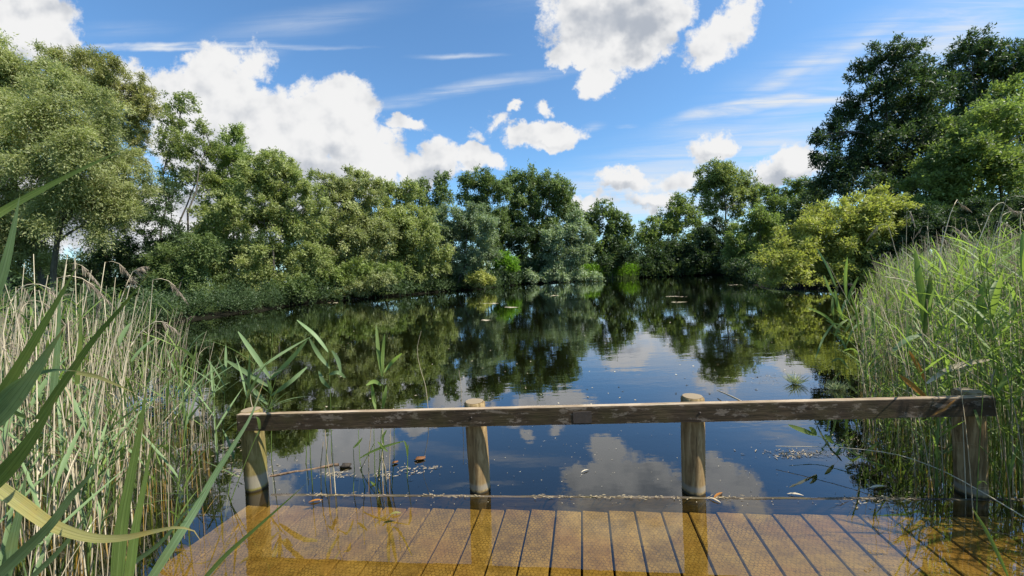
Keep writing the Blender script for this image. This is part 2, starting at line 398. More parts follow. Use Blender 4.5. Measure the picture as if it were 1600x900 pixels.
# ------------------------------------------------------------------ trees
def foliage(cent, rad, outw, leaf_l, leaf_w, area_k=1.0, droop=0.0, rnd=0.55, tint0=0.45, tsd=0.18, seed_tint=None):
    """leaf clumps: twigs fan out of every clump centre and carry small separate leaves"""
    a = leaf_l * leaf_w * 0.5
    nl = np.maximum((area_k * math.pi * rad ** 2 / a), 12).astype(int)
    M = 9
    ntw = np.maximum(nl // M, 2)
    ci = np.repeat(np.arange(len(cent)), ntw)                      # clump of each twig
    T = len(ci)
    d0 = norm(outw[ci] * 0.55 + rndv(T) * 1.0 + np.array([0, 0, 0.15]))
    L = rad[ci] * rng.uniform(0.55, 1.35, T)
    st = cent[ci] + rndv(T) * (rad[ci] * rng.uniform(0, 0.35, T))[:, None]
    ti = np.repeat(np.arange(T), M)
    s = np.tile((np.arange(M) + 0.5) / M, T) + rng.uniform(-0.05, 0.05, T * M)
    pos = st[ti] + d0[ti] * (L[ti] * s)[:, None]
    pos[:, 2] -= droop * L[ti] * s ** 2
    pos += rng.normal(size=pos.shape) * (leaf_l * rnd)
    dd = d0[ti].copy(); dd[:, 2] -= 2 * droop * s
    ld = norm(norm(dd) + rndv(len(ti)) * 0.75)
    nn = norm(np.array([0, 0, 0.8]) + 0.35 * outw[ci][ti] + rndv(len(ti)))
    sz = rng.uniform(0.65, 1.3, len(ti))
    co, q = leaves_tri(pos, ld, nn, leaf_l * sz, leaf_w * sz)
    ct = np.clip(rng.normal(tint0, tsd, len(cent)), 0, 1)
    tint = np.clip(ct[ci][ti] + rng.normal(0, 0.10, len(ti)), 0, 1)
    return co, q, np.repeat(tint, 3)

def make_tree(name, label, group, cat, Yd, lobes, kind, base=None, trunks=1, tr=0.22, dens=1.0, lf=1.0, droop=0.1, wid=0.45,
              tint0=0.45, bark=None, spread=1.0, clump=0.31, crown_name='crown', fat=1.12, base_spread=0.5):
    """lobes: (photo x, photo y, radius px[, depth offset m]) of the leaf masses at depth Yd"""
    c = []; r = []
    for lb in lobes:
        dyo = lb[3] if len(lb) > 3 else rng.uniform(-1, 1) * lb[2] / F * Yd * 0.8
        p0 = atY(lb[0], lb[1], Yd + dyo); c.append(p0); r.append(lb[2] / F * Yd * fat)
    c = np.array(c); r = np.array(r)
    if base is None:
        bx = float(np.mean(c[:, 0])); by = Yd + 0.3
    else:
        bp = atY(base, 450, Yd); bx = bp[0]; by = Yd
    bz = float(height(np.array([bx]), np.array([by]))[0]) - 0.1
    org = np.array([bx, by, bz])
    top = empty(name, org)
    tag(top, label, cat, group)
    # clumps over every lobe
    cc = []; cr = []; co_ = []
    for k in range(len(c)):
        n = int(np.clip(35 * spread, 8, 60))
        d = rndv(n); rr = r[k] * np.where(rng.random(n) < 0.72, rng.uniform(0.62, 0.98, n), rng.uniform(0.1, 0.6, n))
        pp = c[k] + d * rr[:, None] * np.array([1, 1, 0.92])
        cc.append(pp); co_.append(d)
        cr.append(r[k] * clump * rng.uniform(0.55, 1.3, n))
    cc = np.concatenate(cc); cr = np.concatenate(cr); co_ = np.concatenate(co_)
    ok = cc[:, 2] > 0.25 + rng.uniform(0, .25, len(cc)); cc = cc[ok]; cr = cr[ok]; co_ = co_[ok]
    ll = max(0.075, 0.0063 * Yd) * lf; tr = tr * 0.55
    fco, fq, ft = foliage(cc, cr, co_, ll, ll * wid, 2.6 * dens, droop, tint0=tint0)
    link(crown_name, mesh_np(crown_name, fco - org, None, fq, attr=ft), LEAF[kind], top)
    # trunks and limbs
    curves = []; rads = []
    K = 9; s = np.linspace(0, 1, K)[:, None]
    top_z = c[:, 2].max()
    heads = []
    order = np.argsort(-(c[:, 2]))
    for j in range(trunks):
        tgt = c[order[min(j * 2, len(order) - 1)]].copy()
        b0 = org + np.array([rng.normal(0, base_spread) if trunks > 1 else 0, rng.normal(0, base_spread) if trunks > 1 else 0, 0])
        mid = (b0 + tgt) / 2; mid[:2] = b0[:2] * 0.6 + tgt[:2] * 0.4; mid[:2] += rng.normal(0, 0.03, 2) * (tgt[2] - b0[2])
        cv = b0 * (1 - s) ** 2 + mid * 2 * s * (1 - s) + tgt * s ** 2
        cv[1:-1] += rng.normal(0, 0.012, (K - 2, 3)) * (tgt[2] - b0[2])
        curves.append(cv); rr = tr * (1 - 0.85 * s[:, 0]) ; rr[0] *= 1.35; rads.append(rr)
        heads.append(cv)
    hv = np.concatenate(heads)
    for k in range(len(c)):
        # limb from the nearest lower trunk point to the lobe
        dist = np.linalg.norm(hv - c[k], axis=1) + np.where(hv[:, 2] > c[k][2] - 0.25 * r[k], 50, 0)
        a0 = hv[np.argmin(dist)]
        mid = (a0 + c[k]) / 2 + np.array([0, 0, 0.12 * np.linalg.norm(c[k] - a0)]) + rng.normal(0, 0.05, 3) * np.linalg.norm(c[k] - a0)
        cv = a0 * (1 - s) ** 2 + mid * 2 * s * (1 - s) + c[k] * s ** 2
        curves.append(cv); rads.append(tr * (0.42 - 0.30 * s[:, 0]))
        for e in range(7):
            p1 = c[k] + rndv(1)[0] * r[k] * 0.9
            ai = rng.integers(4, K)
            a1 = cv[ai]; m1 = (a1 + p1) / 2 + rng.normal(0, 0.08, 3) * r[k]
            cv2 = a1 * (1 - s) ** 2 + m1 * 2 * s * (1 - s) + p1 * s ** 2
            curves.append(cv2); rads.append(tr * (0.15 - 0.12 * s[:, 0]))
    tco, tq = tubes_np(np.array(curves), np.array(rads), 5)
    link('trunk', mesh_np('trunk', tco - org, tq, smooth=True), bark or BARK, top)
    return top

def L(*a): return list(a)
G_L = 'trees lining the far banks of the pond'
make_tree('willow_tree', 'broad yellow-olive willow filling the top corner above the dry reeds', G_L, 'tree', 17,
          [(20, 100, 52), (62, 135, 58), (-40, 115, 70), (118, 178, 58), (20, 200, 75), (-70, 220, 80), (92, 245, 66), (158, 250, 52), (196, 285, 38),
           (40, 310, 70), (128, 325, 60), (-50, 330, 80), (25, 390, 42), (183, 340, 30), (-150, 200, 70)], 'willow', base=60, trunks=3, tr=0.24, droop=0.30, wid=0.36, dens=0.56, clump=0.38, lf=1.05, fat=1.0)
make_tree('willow_tree', 'brown-tinged willow with a rounded loose head behind the yellow-olive willow', G_L, 'tree', 23,
          [(128, 122, 42), (172, 128, 42), (212, 142, 26), (225, 172, 20), (190, 182, 34), (98, 112, 28), (212, 222, 18), (200, 250, 22)], 'brown', base=180, trunks=2, tr=0.20, droop=0.25, wid=0.30, dens=0.72, fat=1.0, tint0=0.7)
make_tree('alder_tree', 'shaded dark tree with many thin trunks under the yellow-olive willow', G_L, 'tree', 22,
          [(228, 330, 32), (250, 380, 36), (182, 400, 38), (112, 425, 42), (60, 445, 40), (215, 440, 36), (150, 458, 28), (262, 300, 20), (20, 440, 40), (-40, 430, 60)], 'dark', base=200, trunks=5, tr=0.13, dens=0.60, tint0=0.6, base_spread=2.2)
make_tree('alder_tree', 'tallest slender see-through tree with bare forked trunks beside the white cloud', G_L, 'tree', 27,
          [(283, 165, 24), (268, 186, 16), (273, 210, 26), (318, 200, 13), (300, 236, 30), (262, 240, 16), (330, 232, 15), (275, 275, 22), (310, 285, 26)], 'olive', base=290, trunks=3, tr=0.17, dens=0.62, tint0=0.35, spread=0.8, base_spread=1.0, fat=1.0)
make_tree('alder_tree', 'small-headed tree poking up just right of the slender forked tree', G_L, 'tree', 29,
          [(366, 213, 18), (350, 240, 22), (376, 250, 22), (343, 280, 26), (385, 290, 28), (345, 320, 30)], 'mid', base=362, trunks=2, tr=0.16, dens=0.75, tint0=0.55)
make_tree('willow_tree', 'bushy bright olive willow with leaves down to the water under the biggest cloud', G_L, 'tree', 25.5,
          [(430, 262, 26), (400, 280, 30), (456, 278, 28), (481, 308, 24), (420, 330, 42), (368, 335, 32), (470, 350, 36), (330, 345, 26), (358, 392, 38), (430, 400, 40), (482, 408, 30), (400, 445, 26), (330, 425, 30), (450, 445, 20)],
          'olive', base=425, trunks=4, tr=0.15, dens=0.95, tint0=0.62, droop=0.18, base_spread=1.0)
make_tree('willow_shrub', 'dark green shrub leaning over the water at the foot of the slender forked tree', G_L, 'shrub', 21,
          [(232, 462, 20), (262, 440, 26), (290, 415, 28), (305, 452, 20), (280, 470, 14), (310, 385, 24), (255, 405, 22)], 'green', trunks=3, tr=0.07, dens=0.8, tint0=0.55)
make_tree('willow_tree', 'pale olive willow with level top under the low end of the big cloud', G_L, 'tree', 31,
          [(518, 293, 22), (548, 286, 22), (577, 291, 20), (530, 330, 32), (570, 330, 30), (508, 362, 32), (550, 380, 38), (590, 368, 28), (510, 412, 32), (556, 420, 32)],
          'willow', base=545, trunks=4, tr=0.16, dens=0.95, tint0=0.42, droop=0.18)
make_tree('willow_tree', 'olive green willow whose slope steps down towards the row of darker trees', G_L, 'tree', 35,
          [(608, 298, 19), (638, 300, 18), (625, 340, 28), (600, 345, 28), (652, 340, 24), (640, 385, 32), (600, 400, 28), (652, 420, 26), (682, 400, 26), (672, 365, 20)],
          'olive', base=630, trunks=4, tr=0.16, dens=0.95, tint0=0.6)
make_tree('willow_tree', 'rounded grey-green willow in front of the row of tall dark trees', G_L, 'tree', 38,
          [(700, 348, 26), (735, 342, 24), (692, 382, 28), (730, 390, 28), (702, 425, 18), (760, 358, 22), (735, 420, 16), (757, 395, 20)],
          'grey', base=715, trunks=4, tr=0.16, dens=0.95, tint0=0.45)
make_tree('poplar_tree', 'small lollipop tree top standing alone above the willows left of centre', G_L, 'tree', 50,
          [(691, 284, 14), (660, 292, 12), (690, 306, 16), (655, 310, 14), (672, 330, 20)], 'green', base=688, trunks=2, tr=0.2, dens=0.85, tint0=0.5)
make_tree('poplar_tree', 'dark green tree forming the first hump of the tall row near the centre', G_L, 'tree', 54,
          [(730, 286, 15), (757, 281, 17), (780, 298, 20), (742, 315, 24), (772, 340, 26), (762, 380, 28), (785, 375, 24), (742, 350, 20)], 'green', base=765, trunks=3, tr=0.24, dens=0.95, tint0=0.5)
make_tree('poplar_tree', 'big rounded tree forming the highest hump of the tall row near the centre', G_L, 'tree', 56,
          [(803, 290, 20), (830, 284, 19), (860, 286, 19), (880, 302, 18), (815, 320, 26), (850, 320, 26), (885, 332, 20), (832, 360, 30), (870, 360, 24), (840, 400, 26), (808, 415, 20), (798, 350, 22)],
          'green', base=835, trunks=3, tr=0.26, dens=0.95, tint0=0.62)
make_tree('willow_tree', 'silvery willow bulging over the low grey bushes at the far bank', G_L, 'tree', 52,
          [(866, 375, 20), (896, 368, 20), (878, 400, 24), (905, 398, 18), (898, 345, 16), (915, 372, 14)], 'grey', base=885, trunks=3, tr=0.18, dens=0.95, tint0=0.55)
make_tree('ash_tree', 'deep green broad-leaved tree with a pointed top at the end of the row', G_L, 'tree', 59,
          [(943, 330, 15), (924, 345, 16), (962, 348, 16), (940, 370, 23), (970, 383, 16), (920, 392, 18), (952, 402, 18), (978, 360, 10)], 'green', base=950, trunks=2, tr=0.22, dens=0.95, tint0=0.55, lf=1.3, wid=0.55)
make_tree('grey_willow_bush', 'low silvery bush spreading over the water edge below the silvery willow', None, 'bush', 50.5,
          [(832, 433, 10), (855, 430, 12), (880, 432, 13), (905, 433, 12), (930, 434, 9)], 'grey', trunks=3, tr=0.05, dens=1.1, tint0=0.8)
make_tree('sallow_bush', 'small pale yellow-green bush at the waterline under the grey-green willow', None, 'bush', 36.5,
          [(752, 433, 11), (737, 434, 9), (765, 437, 7)], 'yellow', trunks=2, tr=0.04, dens=1.0, tint0=0.55)
make_tree('maple_sapling', 'vivid green sapling glowing against the shade under the tall row', None, 'tree', 46,
          [(782, 402, 9), (793, 407, 11), (803, 416, 7), (775, 410, 7)], 'bright', trunks=1, tr=0.05, dens=0.9, tint0=0.75, lf=1.2)
make_tree('sallow_bush', 'low yellowish bush trailing branches into the water under the pale olive willow', None, 'bush', 28.5,
          [(545, 456, 12), (565, 449, 15), (590, 440, 14), (605, 436, 11), (530, 462, 8)], 'willow', trunks=3, tr=0.05, dens=0.85, tint0=0.3)
make_tree('alder_tree', 'loose dark olive tree sloping down to the gap in the treeline', G_L, 'tree', 66,
          [(1062, 318, 16), (1046, 343, 22), (1076, 340, 19), (1022, 358, 19), (1006, 375, 17), (1052, 380, 25), (1025, 395, 20), (1082, 378, 20)], 'mid', base=1045, trunks=3, tr=0.24, dens=0.8, tint0=0.35)
make_tree('oak_tree', 'tall round-headed tree with a visible trunk rising above the dark far bank', G_L, 'tree', 68,
          [(1112, 275, 21), (1142, 270, 19), (1102, 300, 19), (1166, 288, 19), (1130, 302, 24), (1160, 315, 20), (1108, 325, 14), (1182, 305, 12), (1125, 270, 18), (1150, 335, 10)],
          'olive', base=1142, trunks=1, tr=0.42, dens=0.72, tint0=0.35)
make_tree('alder_tree', 'wispy olive tree between the round-headed tree and the huge dark tree', G_L, 'tree', 60,
          [(1200, 298, 11), (1214, 310, 16), (1246, 298, 19), (1230, 330, 24), (1262, 312, 19), (1200, 345, 20), (1250, 358, 28), (1216, 380, 26)], 'mid', base=1225, trunks=3, tr=0.22, dens=0.8, tint0=0.30)
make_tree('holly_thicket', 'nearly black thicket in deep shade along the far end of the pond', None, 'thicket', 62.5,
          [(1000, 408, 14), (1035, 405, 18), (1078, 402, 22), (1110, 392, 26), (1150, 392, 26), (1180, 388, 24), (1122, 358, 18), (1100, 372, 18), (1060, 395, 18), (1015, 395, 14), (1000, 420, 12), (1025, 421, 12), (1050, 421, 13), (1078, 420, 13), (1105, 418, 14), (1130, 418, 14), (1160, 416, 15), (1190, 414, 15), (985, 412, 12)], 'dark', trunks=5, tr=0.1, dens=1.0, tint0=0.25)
make_tree('willow_tree', 'sunlit yellow-green willow leaning left out of the shaded far bank', G_L, 'tree', 47,
          [(1166, 355, 19), (1186, 338, 16), (1150, 378, 16), (1196, 368, 24), (1170, 400, 20), (1206, 408, 24), (1140, 400, 12), (1230, 385, 24), (1205, 350, 16)], 'mid', base=1190, trunks=4, tr=0.14, dens=0.95, tint0=0.65)
make_tree('yellow_willow_bush', 'large dome-shaped yellow-green bush at the water edge beside the reed bed', None, 'bush', 21.5,
          [(1290, 345, 34), (1252, 374, 32), (1340, 342, 36), (1380, 332, 32), (1228, 408, 30), (1290, 400, 42), (1350, 400, 42), (1215, 434, 18), (1262, 434, 22), (1392, 382, 32), (1325, 432, 24), (1410, 350, 25), (1200, 446, 10, -1.2), (1225, 449, 12, -1.5), (1250, 450, 13, -1.6), (1278, 451, 13, -1.6), (1305, 450, 14, -1.6), (1345, 440, 20, -1), (1380, 425, 26), (1405, 410, 24), (1240, 400, 30), (1320, 375, 36), (1360, 360, 34)],
          'yellow', base=1310, trunks=5, tr=0.09, dens=0.80, tint0=0.6, fat=1.2, lf=1.15, wid=0.5)
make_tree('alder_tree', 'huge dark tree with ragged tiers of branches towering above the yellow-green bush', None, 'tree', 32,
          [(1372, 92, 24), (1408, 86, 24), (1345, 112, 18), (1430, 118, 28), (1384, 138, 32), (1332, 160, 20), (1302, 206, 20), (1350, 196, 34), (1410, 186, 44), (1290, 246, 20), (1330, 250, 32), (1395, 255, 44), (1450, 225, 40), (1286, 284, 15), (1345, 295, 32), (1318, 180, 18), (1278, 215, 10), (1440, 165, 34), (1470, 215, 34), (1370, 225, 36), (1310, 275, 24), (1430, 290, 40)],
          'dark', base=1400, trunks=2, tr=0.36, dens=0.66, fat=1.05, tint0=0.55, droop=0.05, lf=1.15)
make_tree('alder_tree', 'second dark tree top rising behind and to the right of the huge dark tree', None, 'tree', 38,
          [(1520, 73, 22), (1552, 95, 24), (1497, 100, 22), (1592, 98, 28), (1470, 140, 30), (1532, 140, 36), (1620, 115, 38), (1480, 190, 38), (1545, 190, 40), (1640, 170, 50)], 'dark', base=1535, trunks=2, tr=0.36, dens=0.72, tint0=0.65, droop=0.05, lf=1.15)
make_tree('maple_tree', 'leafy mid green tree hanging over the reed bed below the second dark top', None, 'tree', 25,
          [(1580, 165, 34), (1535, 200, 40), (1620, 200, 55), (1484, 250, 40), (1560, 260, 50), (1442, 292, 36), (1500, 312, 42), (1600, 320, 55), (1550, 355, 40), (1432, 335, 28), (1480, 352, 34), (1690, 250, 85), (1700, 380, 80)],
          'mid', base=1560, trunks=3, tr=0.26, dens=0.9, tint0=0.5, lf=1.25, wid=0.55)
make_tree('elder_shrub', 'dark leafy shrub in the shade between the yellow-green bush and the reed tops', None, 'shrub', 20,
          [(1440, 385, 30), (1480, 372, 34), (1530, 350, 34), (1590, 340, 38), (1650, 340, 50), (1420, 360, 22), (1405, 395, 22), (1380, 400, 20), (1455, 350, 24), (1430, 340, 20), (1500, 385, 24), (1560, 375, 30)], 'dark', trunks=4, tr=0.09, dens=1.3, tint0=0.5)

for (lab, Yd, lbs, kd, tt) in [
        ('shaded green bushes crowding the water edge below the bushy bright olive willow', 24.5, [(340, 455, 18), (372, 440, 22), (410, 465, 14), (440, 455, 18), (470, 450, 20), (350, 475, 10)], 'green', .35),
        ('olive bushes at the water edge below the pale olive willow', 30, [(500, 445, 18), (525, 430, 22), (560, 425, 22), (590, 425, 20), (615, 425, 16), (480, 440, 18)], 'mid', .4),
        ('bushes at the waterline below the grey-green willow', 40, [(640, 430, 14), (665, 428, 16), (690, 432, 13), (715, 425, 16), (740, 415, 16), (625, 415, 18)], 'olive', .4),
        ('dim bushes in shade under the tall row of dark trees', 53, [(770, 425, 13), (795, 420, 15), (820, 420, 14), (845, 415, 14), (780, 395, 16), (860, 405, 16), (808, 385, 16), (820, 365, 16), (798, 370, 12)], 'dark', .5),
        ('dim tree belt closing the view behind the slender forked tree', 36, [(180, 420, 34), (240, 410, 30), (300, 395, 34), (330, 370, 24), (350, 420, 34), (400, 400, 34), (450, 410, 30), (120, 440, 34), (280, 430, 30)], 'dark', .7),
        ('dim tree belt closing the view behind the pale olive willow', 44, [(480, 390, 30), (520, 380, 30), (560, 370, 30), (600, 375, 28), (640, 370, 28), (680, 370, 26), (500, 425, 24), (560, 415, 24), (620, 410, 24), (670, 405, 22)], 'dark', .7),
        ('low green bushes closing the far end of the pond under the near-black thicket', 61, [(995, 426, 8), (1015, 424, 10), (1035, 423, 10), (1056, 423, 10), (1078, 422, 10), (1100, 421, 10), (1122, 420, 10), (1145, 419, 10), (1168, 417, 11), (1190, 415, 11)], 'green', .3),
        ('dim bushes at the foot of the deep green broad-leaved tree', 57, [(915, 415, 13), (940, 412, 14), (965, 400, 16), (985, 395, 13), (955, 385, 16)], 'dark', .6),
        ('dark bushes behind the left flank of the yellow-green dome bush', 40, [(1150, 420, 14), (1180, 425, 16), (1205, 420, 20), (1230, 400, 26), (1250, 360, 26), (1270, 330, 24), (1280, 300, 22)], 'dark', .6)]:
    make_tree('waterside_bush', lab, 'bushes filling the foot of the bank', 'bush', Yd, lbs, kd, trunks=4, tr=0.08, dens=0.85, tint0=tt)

# low growth all along the bank, one tangled mass
def bank_growth():
    pts = []
    n = len(SHORE)
    for i in range(2, n - 3):
        a = SHORE[i]; b_ = SHORE[i + 1]
        m = max(2, int(np.linalg.norm(b_ - a) / 0.35))
        for k in range(m):
            p = a + (b_ - a) * (k + rng.random()) / m
            e = norm(b_ - a); nn = np.array([-e[1], e[0]])
            if 9.5 < p[0] < 19 and p[1] > 53: continue
            if 10.5 < p[0] < 22 and 13 < p[1] < 27: continue
            for off in (rng.uniform(-1.0, .4), rng.uniform(-0.5, .8), rng.uniform(0.0, 1.4), rng.uniform(0.5, 3.2)):
                q_ = p + nn * off
                hq = height(np.array([q_[0]]), np.array([q_[1]]))[0]
                if hq < -0.12: q_ = p - nn * off; hq = height(np.array([q_[0]]), np.array([q_[1]]))[0]
                if hq < -0.16: continue
                pts.append((q_[0], q_[1], max(0.12, rng.uniform(0.15, 1.1) * (0.6 + abs(off) * 0.5) * (1.0 + 2.2 * min(1, max(0, q_[1] - 45) / 12)))))
    pts = np.array(pts); rad = rng.uniform(0.3, 0.75, len(pts)) * (1 + 0.9 * np.clip((pts[:, 1] - 30) / 30, 0, 1))
    dist = pts[:, 1]
    cs = []; qs = []; ts = []; nv = 0
    for lo, hi in ((-10, 25), (25, 45), (45, 90)):
        s = (dist >= lo) & (dist < hi)
        ll = 0.0062 * max(16, (lo + hi) / 2)
        co, q, tt = foliage(pts[s], rad[s], np.tile([0, 0, 1.0], (s.sum(), 1)), ll, ll * 0.5, 0.50, 0.1, tint0=0.6)
        cs.append(co); qs.append(q + nv); ts.append(tt); nv += len(co)
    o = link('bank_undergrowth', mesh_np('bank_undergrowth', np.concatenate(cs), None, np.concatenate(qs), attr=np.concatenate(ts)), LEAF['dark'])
    tag(o, 'dark tangled undergrowth along the waterline of the pond', 'undergrowth', kind='stuff')
bank_growth()

# ------------------------------------------------------------------ timber platform
m_plank, t = new_mat('wired_decking')
co = t.n('ShaderNodeNewGeometry').outputs['Position']
oi = t.n('ShaderNodeObjectInfo').outputs['Random']
wob_ = t.vm('SCALE', t.vm('SUBTRACT', t.noise(co, 16.0, 4, 0.6, out='Color'), (0.5, 0.5, 0.5)), scale=0.032)
hp = t.vm('ADD', co, wob_)
hp = t.n('ShaderNodeMapping', {'Vector': hp, 'Rotation': (0, 0, math.radians(10)), 'Scale': (47, 47, 0)}).outputs[0]
R_ = (1.0, 1.7320508, 1.0); H_ = (0.5, 0.8660254, 0.5)
ga = t.vm('SUBTRACT', t.vm('MODULO', t.vm('ADD', hp, (400, 692.82, 0)), R_), H_)
gb = t.vm('SUBTRACT', t.vm('MODULO', t.vm('ADD', hp, (400.5, 693.686, 0)), R_), H_)
def flat(v): return t.vm('MULTIPLY', v, (1, 1, 0))
ga = flat(ga); gb = flat(gb)
sel = t.m('LESS_THAN', t.vm('LENGTH', ga), t.vm('LENGTH', gb))
gg = t.vm('ADD', t.vm('SCALE', ga, scale=sel), t.vm('SCALE', gb, scale=t.m('SUBTRACT', 1.0, sel)))
gabs = t.vm('ABSOLUTE', gg)
hx = t.m('MAXIMUM', t.n('ShaderNodeSeparateXYZ', {'Vector': gabs}).outputs[0], t.vm('DOT_PRODUCT', gabs, (0.5, 0.8660254, 0)))
wire = t.ss(hx, 0.395, 0.455)
n1 = t.ss(t.noise(co, 11.0, 8, 0.75), 0.25, 0.75); n2 = t.noise(co, 75.0, 4, 0.6); n3 = t.noise(co, 1.6, 3, 0.5)
grain = t.noise(t.n('ShaderNodeMapping', {'Vector': co, 'Rotation': (0, 0, math.radians(10)), 'Scale': (60, 3, 10)}).outputs[0], 1.0, 4, 0.6)
base = t.mix(n1, (0.100, 0.076, 0.048, 1), (0.310, 0.258, 0.185, 1))
base = t.mix(t.m('MULTIPLY', t.ss(grain, 0.45, 0.75), 0.35), base, (0.07, 0.052, 0.035, 1))
base = t.mix(t.ss(n3, 0.5, 0.8, 0, 0.6), base, (0.13, 0.125, 0.06, 1))
base = t.mix(t.m('MULTIPLY', t.m('SUBTRACT', oi, 0.5), 0.5, clamp=True), base, (0.12, 0.095, 0.07, 1))
base = t.mix(t.m('MULTIPLY', t.m('MULTIPLY', wire, 0.75), t.ss(t.noise(co, 9.0, 3, 0.6), 0.35, 0.6, 0.35, 1.0)), base, (0.035, 0.028, 0.02, 1))
base = t.mix(t.ss(t.noise(co, 2.6, 5, 0.6), 0.45, 0.7, 0, 0.55), base, (0.20, 0.13, 0.085, 1))
base = t.mix(t.ss(n2, 0.56, 0.68, 0, 0.75), base, (0.06, 0.048, 0.032, 1))
hgt = t.m('ADD', wire, t.m('MULTIPLY', n2, 0.6))
b = t.n('ShaderNodeBump', {'Height': hgt, 'Strength': 0.5, 'Distance': 0.002})
p = t.n('ShaderNodeBsdfPrincipled', {'Base Color': base, 'Roughness': 0.9, 'Normal': b.outputs[0]})
t.n('ShaderNodeOutputMaterial', {'Surface': p.outputs[0]})

def wood_mat(name, cols, moss=0.0, stain=False, stain_top=0.09, grain_scale=1.0, axis='Z', mosscol=(0.13, 0.12, 0.02), pale=None):
    m, t = new_mat(name)
    co = t.n('ShaderNodeTexCoord').outputs['Object']
    sc_ = (26, 26, 1.6) if axis == 'Z' else (1.6, 26, 26)
    wv = t.vm('SCALE', t.vm('SUBTRACT', t.noise(co, 3.0 * grain_scale, 3, 0.5, out='Color'), (0.5, 0.5, 0.5)), scale=0.07)
    cw = t.vm('ADD', co, wv)
    mp = t.n('ShaderNodeMapping', {'Vector': cw, 'Scale': tuple(v * grain_scale for v in sc_)}).outputs[0]
    g1 = t.noise(mp, 1.4, 4, 0.55, 0.8); g2 = t.noise(mp, 6.0, 3, 0.6)
    n1 = t.noise(co, 7.0, 5, 0.6)
    col = t.ramp(t.m('ADD', t.m('MULTIPLY', g1, 0.75), t.m('MULTIPLY', n1, 0.25)), [(0.33, cols[0]), (0.50, cols[1]), (0.66, cols[2])])
    col = t.mix(t.ss(g2, 0.56, 0.72, 0, 0.55), col, c4([x * 0.35 for x in cols[0]]))
    if pale:
        n4 = t.noise(t.n('ShaderNodeMapping', {'Vector': co, 'Scale': (1.0, 2.0, 2.5)}).outputs[0], 9.0, 7, 0.75)
        col = t.mix(t.ss(n4, 0.55, 0.60, 0, 0.8), col, c4(pale))
    if moss:
        nm = t.noise(co, 4.0, 5, 0.65)
        col = t.mix(t.ss(nm, 0.42, 0.70, 0, moss), col, c4(mosscol))
    if stain:
        zz = t.n('ShaderNodeSeparateXYZ', {'Vector': t.n('ShaderNodeNewGeometry').outputs['Position']}).outputs[2]
        zj = t.m('ADD', zz, t.m('MULTIPLY', t.m('SUBTRACT', n1, 0.5), 0.03))
        bnd = t.m('MULTIPLY', t.ss(zj, 0.020, 0.035), t.ss(zj, stain_top, stain_top + 0.02, 1.0, 0.0))
        col = t.mix(t.m('MULTIPLY', bnd, 0.75), col, (0.25, 0.22, 0.17, 1))
        col = t.mix(t.ss(zj, 0.008, 0.022, 1.0, 0.0), col, (0.035, 0.028, 0.016, 1))
    b = t.n('ShaderNodeBump', {'Height': t.m('ADD', g1, g2), 'Strength': 0.55, 'Distance': 0.003})
    p = t.n('ShaderNodeBsdfPrincipled', {'Base Color': col, 'Roughness': 0.85, 'Specular IOR Level': 0.25, 'Normal': b.outputs[0]})
    t.n('ShaderNodeOutputMaterial', {'Surface': p.outputs[0]})
    return m
m_post = wood_mat('round_post_wood', [(0.085, 0.050, 0.022), (0.235, 0.155, 0.068), (0.40, 0.285, 0.145)], 0.25, True, 0.05, mosscol=(0.20, 0.16, 0.05))
m_post_green = wood_mat('algae_post_wood', [(0.08, 0.06, 0.02), (0.19, 0.145, 0.05), (0.30, 0.24, 0.10)], 0.9, True, 0.10, mosscol=(0.18, 0.155, 0.03))
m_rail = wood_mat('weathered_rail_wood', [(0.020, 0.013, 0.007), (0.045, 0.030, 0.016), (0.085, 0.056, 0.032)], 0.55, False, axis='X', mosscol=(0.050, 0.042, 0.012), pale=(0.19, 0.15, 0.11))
m_railtop = wood_mat('pale_rail_top', [(0.16, 0.10, 0.06), (0.34, 0.25, 0.16), (0.50, 0.40, 0.28)], 0.2, False, axis='X')  # paler wood colour for the top face of the rail
m_wet = wood_mat('wet_edge_timber', [(0.03, 0.024, 0.018), (0.075, 0.058, 0.042), (0.15, 0.12, 0.09)], 0.3, False, axis='X')
m_end, t = new_mat('end_grain')
co = t.n('ShaderNodeTexCoord').outputs['Object']
dn = t.vm('SCALE', t.vm('SUBTRACT', t.noise(co, 12.0, 3, 0.5, out='Color'), (0.5, 0.5, 0.5)), scale=0.02)
rr = t.vm('LENGTH', t.vm('MULTIPLY', t.vm('ADD', co, dn), (1, 1, 0)))
ring = t.m('ADD', t.m('MULTIPLY', t.m('SINE', t.m('MULTIPLY', rr, 620.0)), 0.5), 0.5)
col = t.mix(t.m('MULTIPLY', ring, 0.45), (0.28, 0.215, 0.13, 1), (0.13, 0.085, 0.045, 1))
col = t.mix(t.ss(t.noise(co, 18.0, 4, 0.6), 0.5, 0.7, 0, 0.6), col, (0.24, 0.18, 0.10, 1))
p = t.n('ShaderNodeBsdfPrincipled', {'Base Color': col, 'Roughness': 0.85})
t.n('ShaderNodeOutputMaterial', {'Surface': p.outputs[0]})

